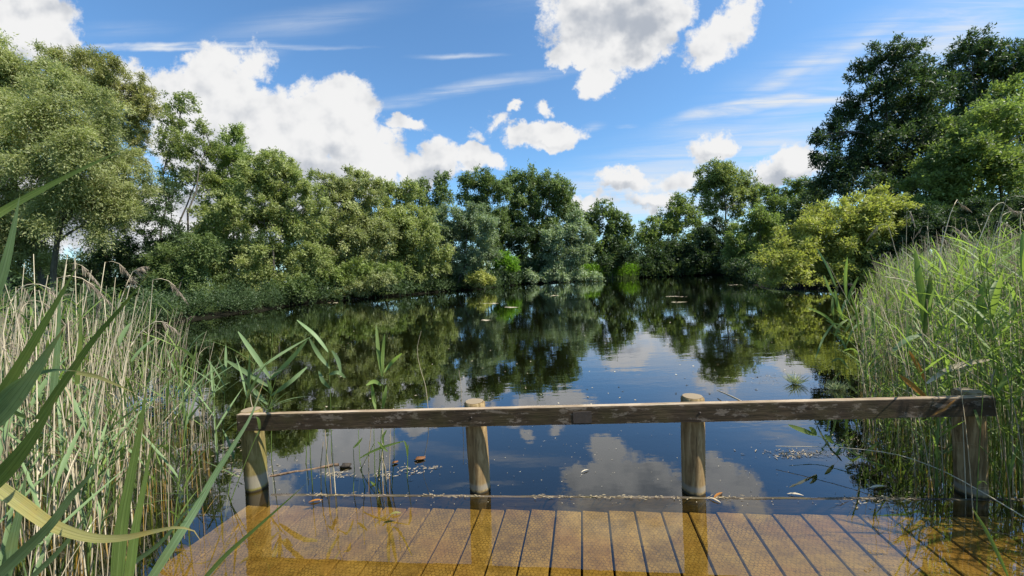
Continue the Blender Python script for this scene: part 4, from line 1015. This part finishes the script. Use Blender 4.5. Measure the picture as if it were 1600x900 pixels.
NEAR = [
 ('long dark leaf reaching from the picture edge across the willow', [(-60, 375), (0, 332), (70, 293), (140, 258), (203, 229)], [0.75, 0.8, 0.85, .9, .95], 15, M_GREEN, .25),
 ('short upright leaf cut by the picture edge beside the willow', [(-12, 470), (4, 425), (18, 370), (31, 305)], .8, 17, M_BLUE, .4),
 ('broad dark blade rising steeply in front of the straw stems', [(-15, 640), (18, 590), (60, 520), (98, 455), (124, 410)], 1.0, 20, M_GREEN, .45),
 ('wide pale bluish blade pointing up in front of the straw stems', [(-20, 670), (20, 625), (64, 565), (100, 512)], .9, 34, M_BLUE, .8),
 ('pale bluish blade curving over level among the straw stems', [(-20, 645), (28, 598), (62, 582), (92, 578), (122, 580)], .95, 18, M_BLUE, .9),
 ('widest dark green blade crossing the lower straw stems', [(-20, 765), (22, 719), (50, 682), (72, 648), (90, 618)], .8, 34, M_GREEN, .25),
 ('big grey-green blade fanning up from the bottom corner', [(-10, 905), (42, 856), (83, 814), (111, 775), (140, 742), (160, 700)], .8, 24, M_BLUE, .7),
 ('tall upright dark blade standing nearest the deck corner', [(182, 910), (190, 817), (203, 747), (214, 692), (222, 650), (229, 596)], .9, 24, M_GREEN, .4),
 ('second upright blade twinned with the tall dark one', [(200, 910), (212, 822), (228, 742), (238, 682)], .92, 18, M_GREEN, .6),
 ('long arching blade bent over the deck corner towards the first post', [(232, 910), (278, 838), (306, 794), (334, 744), (367, 692), (392, 650), (412, 596)], [.95, 1.0, 1.05, 1.1, 1.15, 1.2, 1.25], 19, M_BLUE, .35),
 ('narrow straight blade slanting across the deck planks', [(318, 905), (352, 868), (400, 825), (440, 790), (478, 756)], 1.0, 10, M_GREEN, .75),
 ('narrow blade slanting low between the straw stems and deck', [(205, 882), (250, 848), (290, 800), (325, 762)], 1.0, 10, M_BLUE, .6),
 ('slim green blade slanting up over the lower straw stems', [(50, 902), (97, 855), (128, 815), (150, 785)], .9, 12, M_BLUE, .85),
 ('dark slender blade leaning far over above the green reeds', [(60, 655), (111, 580), (144, 533), (194, 475), (240, 420)], 1.15, 15, M_GREEN, .2),
 ('upright blade at the very bottom corner', [(8, 905), (18, 850), (32, 790), (42, 735)], .9, 20, M_BLUE, .5),
 ('upright blade half hidden by the straw stems', [(82, 620), (88, 560), (92, 500), (94, 440)], 1.6, 12, M_BLUE, .5),
 ('thin upright blade beside the seed heads', [(120, 600), (124, 545), (126, 500), (122, 460)], 1.7, 9, M_GREEN, .4),
]
for lab, pts, d, w, mt, tn in NEAR: blade('reed_leaf', lab, pts, d, w * 0.78, mt, tn)
blade('yellow_reed_leaf', 'yellow leaf sagging in a long curve with a thin hooked tip', [(-14, 752), (36, 789), (75, 817), (111, 832), (150, 841), (194, 840), (242, 830), (282, 824), (304, 830), (313, 844)], .85, 19, M_YEL, .75, twist=0.2)
blade('yellow_reed_leaf', 'short yellow-tipped leaf hanging over the green reeds', [(120, 582), (150, 588), (180, 600), (212, 615)], 1.5, 7, M_YEL, .5)

# plants in the open water behind the rail
def water_plant(label, stem, leaves, Y, w=8, mat=M_GREEN, mat_s=M_GREEN, r=0.0035):
    c, ds, u = pix_curve(stem, Y, 10)
    org = c[0].copy(); org[2] = 0.0
    root = empty('reed_plant', org); tag(root, label, 'reed', 'young reeds growing in the open water')
    c = np.concatenate([[c[0] * [1, 1, 0] + [0, 0, -0.3]], c])
    co, q = tubes_np(c[None], np.linspace(1, .5, len(c))[None] * r, 5)
    link('stem', mesh_np('stem', co - org, q, attr=np.full(len(co), .5), smooth=True), mat_s, root)
    for lf in leaves:
        n = len(lf); dep = [Y + (i / (n - 1)) * random.uniform(-0.12, 0.12) for i in range(n)]
        co, q = blade_geo(lf, dep, w, K=10, shape='leaf', fold=0.12, twist=random.uniform(-.5, .6))
        link('leaf', mesh_np('leaf', co - org, q, attr=np.full(len(co), random.uniform(.4, 1)), smooth=True), mat, root)
    return root
water_plant('young reed with leaves fanning like a hand directly above the first post', [(424, 715), (424, 640), (423, 590), (426, 520)],
            [[(423, 592), (398, 555), (372, 518)], [(423, 592), (455, 560), (480, 531)], [(424, 618), (455, 595), (480, 573)], [(420, 604), (385, 582), (352, 562)], [(418, 632), (398, 612), (380, 590)], [(424, 590), (432, 582), (441, 578)]], 3.2, 7, M_BLUE)
water_plant('young reed with two drooping leaves above the rail next to the hand-like one', [(518, 715), (517, 640), (515, 587), (513, 550), (518, 528), (528, 512)],
            [[(513, 550), (492, 524), (464, 500)], [(515, 575), (497, 553), (483, 528)], [(519, 548), (527, 560), (533, 583)], [(515, 606), (505, 595), (498, 580)], [(514, 585), (528, 582), (540, 590)]], 3.3, 6, M_BLUE)
water_plant('slim young reed standing halfway between the first two posts', [(598, 712), (597, 640), (598, 590), (597, 540)],
            [[(597, 588), (591, 550), (588, 508)], [(597, 585), (598, 550), (601, 522)], [(600, 582), (613, 566), (628, 552)], [(598, 638), (601, 618), (604, 602)], [(596, 602), (585, 596), (572, 602)], [(587, 640), (583, 620), (581, 600)]], 3.3, 6, M_GREEN)
stalk('bent_reed', 'thin bare curved stem standing in the reflection of the trees', [(669, 640), (664, 600), (657, 577), (652, 545), (658, 517)], 4.2, .004, .002, M_DRY, .4)
stalk('bent_reed', 'thin bare straight stem rising just behind the pale-topped second post', [(722, 640), (720, 600), (717, 578)], 4.0, .003, .002, M_DRY, .3)
stalk('bent_reed', 'thin arched stem leaning over the first post top from the reeds', [(395, 640), (392, 615), (405, 600), (425, 585), (440, 578)], 2.9, .003, .001, M_DRY, .5)

# broken reed clump standing below the rail between the first two posts
def broken_clump():
    xs = [(478, 724, 690, 0), (488, 757, 675, -4), (502, 765, 690, 3), (516, 748, 672, -8), (524, 770, 680, -6), (552, 768, 700, 0), (570, 762, 672, -10), (576, 752, 668, 4), (586, 745, 670, -2), (593, 742, 672, 3), (598, 752, 670, 0), (608, 740, 672, 2), (612, 765, 668, 4), (636, 745, 695, 2), (604, 760, 712, -8), (590, 760, 700, 8), (508, 752, 668, 6), (563, 735, 692, 22)]
    root = empty('broken_reed_clump', at(560, 755)); org = np.array(root.location)
    tag(root, 'clump of broken reed stubs standing in the water below the rail', 'reed clump')
    for (x, yb, yt, dxt) in xs:
        b0 = at(x, yb); Y_ = b0[1]
        top_ = atY(x + dxt, yt, Y_); low = b0 - (top_ - b0) * 0.3; low[2] = -0.25
        mid = (b0 + top_) / 2 + rng.normal(0, .006, 3)
        c = np.array([low, b0, mid, top_])
        co, q = tubes_np(c[None], np.array([[.0034, .0034, .003, .0022]]) * rng.uniform(.8, 1.2), 5)
        link('stem', mesh_np('stem', co - org, q, attr=np.full(len(co), float(rng.uniform(0, .8)))), M_DRY if rng.random() < .5 else M_GREEN, root)
    for lf in ([(562, 716), (580, 706), (606, 696), (632, 689)], [(632, 689), (636, 700), (637, 715)], [(590, 690), (600, 700), (606, 706)], [(604, 672), (598, 684), (600, 696)], [(552, 700), (560, 692), (566, 684)], [(578, 752), (588, 760), (594, 770)]):
        co, q = blade_geo(lf, 2.75, 4, K=8, shape='leaf'); link('leaf', mesh_np('leaf', co - org, q, attr=np.full(len(co), .7)), M_GREEN, root)
broken_clump()

# leaves and stalks in front of the green bed
RIGHT = [
 ('reed_leaf', 'tallest bright blade glowing against the green bed', [(1446, 520), (1441, 470), (1435, 430), (1430, 392)], 3.0, 10, M_GREEN, .95),
 ('reed_leaf', 'dark blade crossing the tallest bright blade', [(1445, 520), (1450, 480), (1454, 430)], 2.95, 9, M_GREEN, .1),
 ('reed_leaf', 'short pale leaf pointing down left over the green bed', [(1440, 522), (1415, 532), (1392, 552)], 2.7, 7, M_BLUE, 1.0),
 ('reed_leaf', 'broad upright blade glowing among the densest green reeds', [(1530, 520), (1532, 485), (1536, 440)], 2.7, 11, M_GREEN, .95),
 ('rusty_reed_leaf', 'rust orange leaf above the rail pointing up', [(1446, 595), (1434, 572), (1420, 548)], 2.5, 6, M_ORANGE, .6),
 ('rusty_reed_leaf', 'lower rust orange leaf touching the top of the rail', [(1447, 621), (1428, 605), (1406, 586)], 2.45, 8, M_ORANGE, .8),
 ('rusty_reed_leaf', 'small orange leaf hanging across the face of the rail', [(1457, 649), (1474, 640), (1493, 624)], 2.25, 3.5, M_ORANGE, .4),
 ('withered_reed_leaf', 'beige leaf folded over level above the rail', [(1448, 599), (1470, 583), (1500, 570), (1546, 562)], 2.5, 8, M_DRY, .7),
 ('reed_leaf', 'thin green blade lying out over the shaded deck planks', [(1577, 905), (1560, 868), (1540, 828), (1519, 794)], 1.6, 5, M_GREEN, .8),
]
for nm, lab, pts, d, w, mt, tn in RIGHT: blade(nm, lab, pts, d, w, mt, tn, shape='leaf')
EDGE = [('young reed with a bright upright leaf standing before the yellow-green bush', [(1318, 560), (1321, 500), (1323, 462), (1323, 440)], [[(1322, 466), (1321, 430), (1324, 402)], [(1322, 480), (1330, 455), (1341, 432)], [(1320, 505), (1310, 480), (1304, 452)], [(1320, 520), (1333, 498), (1348, 486)]], 6.0, 7, M_GREEN),
        ('young reed with a pale slanting leaf beside the yellow-green bush', [(1316, 570), (1312, 510), (1306, 450), (1303, 436)], [[(1306, 448), (1292, 415), (1276, 388)], [(1308, 470), (1296, 452), (1288, 430)], [(1312, 500), (1322, 470), (1336, 455)], [(1312, 520), (1300, 505), (1290, 500)]], 6.2, 5, M_BLUE),
        ('short young reed with a stubby yellow-green leaf at the water edge', [(1306, 565), (1303, 520), (1302, 490)], [[(1302, 494), (1301, 480), (1301, 464)], [(1303, 505), (1290, 494), (1262, 480)], [(1304, 525), (1315, 505), (1326, 498)]], 5.6, 6, M_GREEN),
        ('young reed arching its leaf tips towards the cream tuft', [(1330, 640), (1325, 560), (1318, 510)], [[(1318, 512), (1306, 505), (1290, 522), (1274, 560)], [(1322, 540), (1336, 510), (1352, 500)], [(1326, 575), (1310, 560), (1298, 566)], [(1324, 550), (1312, 528), (1300, 520)]], 4.4, 5, M_BLUE),
        ('young reed leaning over the water in front of the green bed', [(1352, 660), (1350, 580), (1342, 520)], [[(1342, 522), (1338, 490), (1328, 460)], [(1348, 560), (1330, 545), (1318, 548)], [(1350, 585), (1368, 560), (1384, 552)], [(1346, 545), (1356, 520), (1370, 500)]], 3.9, 5, M_GREEN)]
for lab, st, lv, Y_, w_, mt in EDGE:
    r_ = water_plant(lab, st, lv, Y_, w_ * 0.62, mt); r_['group'] = 'young reeds at the edge of the green bed'
stalk('rusty_reed', 'thin brown stem carrying the rust orange leaves before the rail', [(1458, 655), (1453, 630), (1448, 610), (1444, 560), (1441, 520)], 2.35, .003, .002, M_DRY, .2)
stalk('fallen_reed', 'long pale stem arching down over the water past the shaded post', [(1212, 697), (1333, 701), (1400, 710), (1467, 733), (1533, 768), (1600, 808)], [2.9, 2.7, 2.55, 2.4, 2.2, 2.05], .0022, .0035, M_DRY, .8)
stalk('fallen_reed', 'pale stem lying across the top of the dense green reeds', [(1380, 432), (1410, 437), (1432, 446), (1441, 458)], 3.2, .003, .002, M_DRY, .9)
stalk('fallen_reed', 'long thin stem slanting over the rail end among green reeds', [(1440, 520), (1500, 570), (1545, 600), (1600, 625)], 2.4, .002, .003, M_DRY, .8)
for lab, pts, tip in (('tall pale reed with a nodding head against the dark shrub', [(1468, 400), (1478, 358), (1490, 322), (1496, 312), (1499, 318)], (1499, 330)),
                 ('pale reed hooked over at the top nearest the picture edge', [(1520, 400), (1540, 350), (1552, 325), (1566, 316), (1574, 322)], (1572, 335)),
                 ('pale reed with a wide arched head beside the hooked one', [(1555, 410), (1562, 360), (1568, 335), (1580, 330)], (1590, 340)),
                 ('pale reed cut by the picture edge', [(1596, 380), (1594, 345), (1597, 328), (1606, 322)], (1610, 335))):
    c, ds, u = pix_curve(pts, 4.2, 14); org = c[0].copy(); org[2] = 0
    root = empty('plumed_reed', org); tag(root, lab, 'reed', 'plumed reeds above the green bed')
    c = np.concatenate([[[c[0][0], c[0][1], -0.2]], c])
    co, q = tubes_np(c[None], np.linspace(1, .5, len(c))[None] * .005, 5)
    link('stem', mesh_np('stem', co - org, q, attr=np.full(len(co), .8), smooth=True), M_DRY, root)
    co, q = plume_np(c[-1], norm(c[-1] - c[-3] + np.array([0, 0, -.02])), 60, .13)
    link('seed_head', mesh_np('seed_head', co - org, q, attr=np.full(len(co), .5)), M_PLUME, root)
# the same kind over the straw bed
for lab, pts in (('tallest straw reed with a curled brown plume left of the forked tree foot', [(140, 640), (160, 560), (185, 480), (205, 430), (214, 416), (219, 422)]),
                 ('straw reed with a drooping plume just beside the tallest plumed one', [(150, 650), (172, 560), (192, 490), (202, 450), (207, 432)]),
                 ('low straw reed arched right over with a feathery plume', [(190, 600), (205, 540), (225, 515), (245, 502), (262, 505)]),
                 ('straw reed with a wide comb-like plume near the picture edge', [(5, 520), (18, 470), (35, 448), (60, 444), (80, 452)]),
                 ('bare straw stem standing highest before the shaded trees', [(75, 640), (85, 540), (97, 450), (106, 396)]),
                 ('bare straw stem slanting beside the highest one', [(40, 600), (60, 510), (75, 430)]),
                 ('bare straw stem ending in a sharp point above the green reeds', [(105, 620), (120, 540), (135, 460), (143, 422)])):
    c, ds, u = pix_curve(pts, 2.3, 14); org = c[0].copy(); org[2] = 0
    root = empty('plumed_reed' if 'plume' in lab else 'bare_reed', org); tag(root, lab, 'reed', 'tall straw reeds before the willows')
    c = np.concatenate([[[c[0][0], c[0][1], -0.2]], c])
    co, q = tubes_np(c[None], np.linspace(1, .4, len(c))[None] * .0042, 5)
    link('stem', mesh_np('stem', co - org, q, attr=np.full(len(co), .9), smooth=True), M_DRY, root)
    if 'plume' in lab:
        co, q = plume_np(c[-2], norm(c[-1] - c[-3] + np.array([0, 0, -.015])), 70, .10)
        link('seed_head', mesh_np('seed_head', co - org, q, attr=np.full(len(co), .6)), M_PLUME, root)

# ------------------------------------------------------------------ things floating on the water
G_F = None
m_stick = bark_mat('soaked_stick', (0.06, 0.035, 0.02), (0.26, 0.17, 0.10), 20)
def lump(name, label, cat, px, py, size, mat, z=0.012, sx=1.0, rz=0.0, n=7, flatk=0.5):
    """irregular solid piece"""
    th = np.linspace(0, np.pi, n)[:, None]; ph = np.linspace(0, 2 * np.pi, 10, endpoint=False)[None]
    r_ = size * (1 + 0.22 * np.sin(3 * ph + 2 * th) + 0.12 * np.cos(5 * ph + th))
    co = np.stack([r_ * np.sin(th) * np.cos(ph) * sx, r_ * np.sin(th) * np.sin(ph), r_ * np.cos(th) * flatk + 0 * ph], -1)
    idx = np.arange(n * 10).reshape(n, 10); q = np.stack([idx[:-1], idx[1:], np.roll(idx[1:], -1, 1), np.roll(idx[:-1], -1, 1)], -1).reshape(-1, 4)
    o = link(name, mesh_np(name, co.reshape(-1, 3), q, attr=np.full(n * 10, .5), smooth=True), mat); p_ = at(px, py, z)
    o.location = tuple(p_); o.rotation_euler = (0, 0, rz); tag(o, label, cat); return o
a = at(421, 744); b2 = at(528, 726)
c = np.stack([a + (b2 - a) * k + np.array([0, 0, 0.003 * math.sin(9 * k)]) + rng.normal(0, .004, 3) * [1, 1, .2] for k in np.linspace(0, 1, 12)])
co, q = tubes_np(c[None], np.linspace(.006, .010, 12)[None], 6)
o = link('floating_stick', mesh_np('floating_stick', co - a, q, smooth=True), m_stick); o.location = tuple(a); tag(o, 'brown stick floating between the first post and the reed stubs', 'stick')
m_darklump = bark_mat('sodden_wood', (0.012, 0.010, 0.008), (0.06, 0.045, 0.03), 30)
lump('sodden_lump', 'dark sodden lump of wood at the end of the floating stick', 'driftwood', 540, 727, .030, m_darklump, sx=1.4, rz=.2)
lump('rusty_leaf_clump', 'rust brown crumpled leaf floating right of the reed stubs', 'leaf', 656, 716, .026, M_RUST, sx=1.6, rz=.3, flatk=.4)
lump('rusty_leaf_clump', 'small orange crumpled leaf floating among the reed stubs', 'leaf', 617, 722, .016, M_RUST, sx=1.5, rz=.6, flatk=.4)
def float_leaf(px, py, ln, wd, ang, mat, label, tint=.6):
    p0 = at(px, py, 0.004); K = 5; u = np.linspace(0, 1, K)
    c = np.stack([(u - .5) * ln, 0 * u, 0.006 * np.sin(np.pi * u)], -1)[None]
    co, q = ribbons_np(c, np.tile([0, 1.0, 0], (1, K, 1)), (np.array([.15, .8, 1, .7, .08]) * wd)[None], .15)
    o = link('floating_leaf', mesh_np('floating_leaf', co, q, attr=np.full(len(co), tint), smooth=True), mat); o.location = tuple(p0); o.rotation_euler = (0, 0, ang)
    tag(o, label, 'leaf', 'leaves afloat near the deck'); return o
float_leaf(493, 783, .085, .022, .3, M_ORANGE, 'pinkish brown leaf afloat over the deck edge by the first post', .1)
float_leaf(618, 803, .07, .025, .2, M_YEL, 'yellowish leaf afloat over the planks between the first two posts', .3)
float_leaf(914, 736, .07, .012, .5, M_DRY, 'white sliver of reed leaf afloat beside the reflected cloud', 1.0)
float_leaf(1122, 774, .11, .018, .6, M_ORANGE, 'pinkish leaf stuck on the edge board by the post with swirling grain', .05)
float_leaf(1116, 781, .08, .016, 2.2, M_DRY, 'beige leaf crossing the pinkish one on the edge board', .5)
float_leaf(1243, 773, .09, .020, -.3, M_DRY, 'beige leaf afloat near the edge board before the green bed', .6)
float_leaf(1372, 761, .12, .022, .1, M_DRY, 'pale leaf afloat at the foot of the green reeds', .8)
# emergent twig and the plants lying on the water before the green bed
stalk('leaning_twig', 'bare pale twig leaning out of the water behind the rail', [(1121, 610), (1140, 618), (1162, 629)], [4.4, 4.15, 3.9], .006, .010, M_DRY, .5)
root = empty('drooping_reed', at(1300, 700)); org = np.array(root.location); tag(root, 'green reed fallen onto the water with dark leaves before the bed', 'reed')
co, q = stalk_geo([(1385, 730), (1345, 715), (1315, 698), (1275, 680), (1232, 663)], [2.6, 2.72, 2.85, 3.0, 3.1], .004, .002)
link('stem', mesh_np('stem', co - org, q, attr=np.full(len(co), .6)), M_GREEN, root)
for lf, w in (([(1275, 680), (1255, 673), (1232, 664)], 8), ([(1275, 680), (1270, 672), (1264, 667)], 7), ([(1302, 693), (1294, 685), (1288, 679)], 7), ([(1315, 698), (1305, 712), (1299, 719)], 4), ([(1345, 715), (1330, 722), (1318, 735)], 6), ([(1345, 715), (1360, 702), (1372, 690)], 5)):
    co, q = blade_geo(lf, 2.92, w, K=8, shape='leaf'); link('leaf', mesh_np('leaf', co - org, q, attr=np.full(len(co), .3)), M_GREEN, root)
def leafy_tuft(name, label, px, py, r_, h_, mat, n=60):
    p0 = at(px, py); root_c = np.tile(p0, (n, 1)) + np.concatenate([rng.normal(0, r_ * .5, (n, 2)), np.zeros((n, 1))], 1)
    d = norm(rndv(n) * [1, 1, .5] + [0, 0, .8]); u = np.linspace(0, 1, 4)[None, :, None]; l = (h_ * rng.uniform(.4, 1, n))[:, None, None]
    c = root_c[:, None] + d[:, None] * l * u; c[..., 2] = np.maximum(c[..., 2], 0.004)
    sd_ = norm(np.cross(d, rndv(n)))[:, None].repeat(4, 1)
    co, q = ribbons_np(c, sd_, np.tile([.3, 1, .8, .05], (n, 1)) * 0.006, .1)
    o = link(name, mesh_np(name, co - p0, q, attr=np.repeat(rng.random(n), 12)), mat); o.location = tuple(p0); tag(o, label, 'water plant'); return o
leafy_tuft('water_plant', 'pale green leafy tuft standing alone in the water before the green bed', 1243, 600, .05, .20, M_TUFT, 120)
leafy_tuft('water_plant', 'cream tuft of water plant touching the edge of the green bed', 1308, 608, .08, .14, M_TUFT, 140)

# litter: reed fragments and seed fluff lying on the water and caught on the edge board
def litter():
    cs = []; qs = []; nv = 0; tt = []
    def add(px, py, ln, wd, ang, z=0.005, tk=1.0):
        nonlocal nv
        p0 = at(px, py, z); d = np.array([math.cos(ang), math.sin(ang), 0]); s_ = np.array([-d[1], d[0], 0])
        co = np.array([p0 - d * ln / 2, p0 + s_ * wd / 2 + [0, 0, wd * .3], p0 + d * ln / 2, p0 - s_ * wd / 2])
        cs.append(co); qs.append(np.arange(4)[None] + nv); nv += 4; tt.append(np.full(4, rng.random() * tk))
    for i in range(190):                                  # along the edge board
        x = rng.normal(rng.choice([520, 700, 860, 1010, 1120, 1380, 950]), 32); y = 772.5 + (x - 424) * 0.0068 + rng.normal(0, 1.4)
        add(x, y, rng.uniform(.008, .04), rng.uniform(.003, .008), rng.normal(0, .5), 0.008, 0.25)
    for (x, y, n, sx, sy) in ((1250, 708, 150, 50, 5), (1235, 712, 60, 22, 4), (1195, 590, 40, 22, 7), (640, 735, 40, 25, 8), (525, 742, 50, 28, 6), (600, 742, 30, 26, 6), (1330, 690, 80, 40, 12), (1390, 780, 120, 70, 14), (670, 730, 20, 14, 3), (400, 735, 60, 40, 14), (360, 720, 80, 30, 30), (1290, 600, 60, 30, 12)):
        for i in range(n): add(rng.normal(x, sx * .6), rng.normal(y, sy * .6), rng.uniform(.01, .05), rng.uniform(.003, .007), rng.uniform(0, 3.14), tk=.55)
    for i in range(320):                                  # specks over the open water
        add(rng.uniform(430, 1300), 640 + 150 * rng.random() ** 1.0, rng.uniform(.004, .010), rng.uniform(.003, .007), rng.uniform(0, 3.14))
    for i in range(160): add(rng.uniform(500, 1250), rng.uniform(450, 640), rng.uniform(.01, .05), rng.uniform(.01, .03), rng.uniform(0, 3.14))
    for (x, y, w_) in ((1146, 445, .9), (1060, 472, .9), (520, 473, .6), (770, 474, .8), (800, 480, .5), (865, 462, .7), (1055, 463, 1.0), (760, 500, .3)):    # pale rafts of weed
        for i in range(16): add(x + rng.normal(0, 8 * w_), y + rng.normal(0, .35), rng.uniform(.08, .3), rng.uniform(.01, .03), rng.normal(0, .2))
    o = link('water_litter', mesh_np('water_litter', np.concatenate(cs), np.concatenate(qs), attr=np.concatenate(tt)), M_DRY)
    tag(o, 'fine reed litter and seed fluff scattered over the water and edge board', 'litter', kind='stuff')
litter()
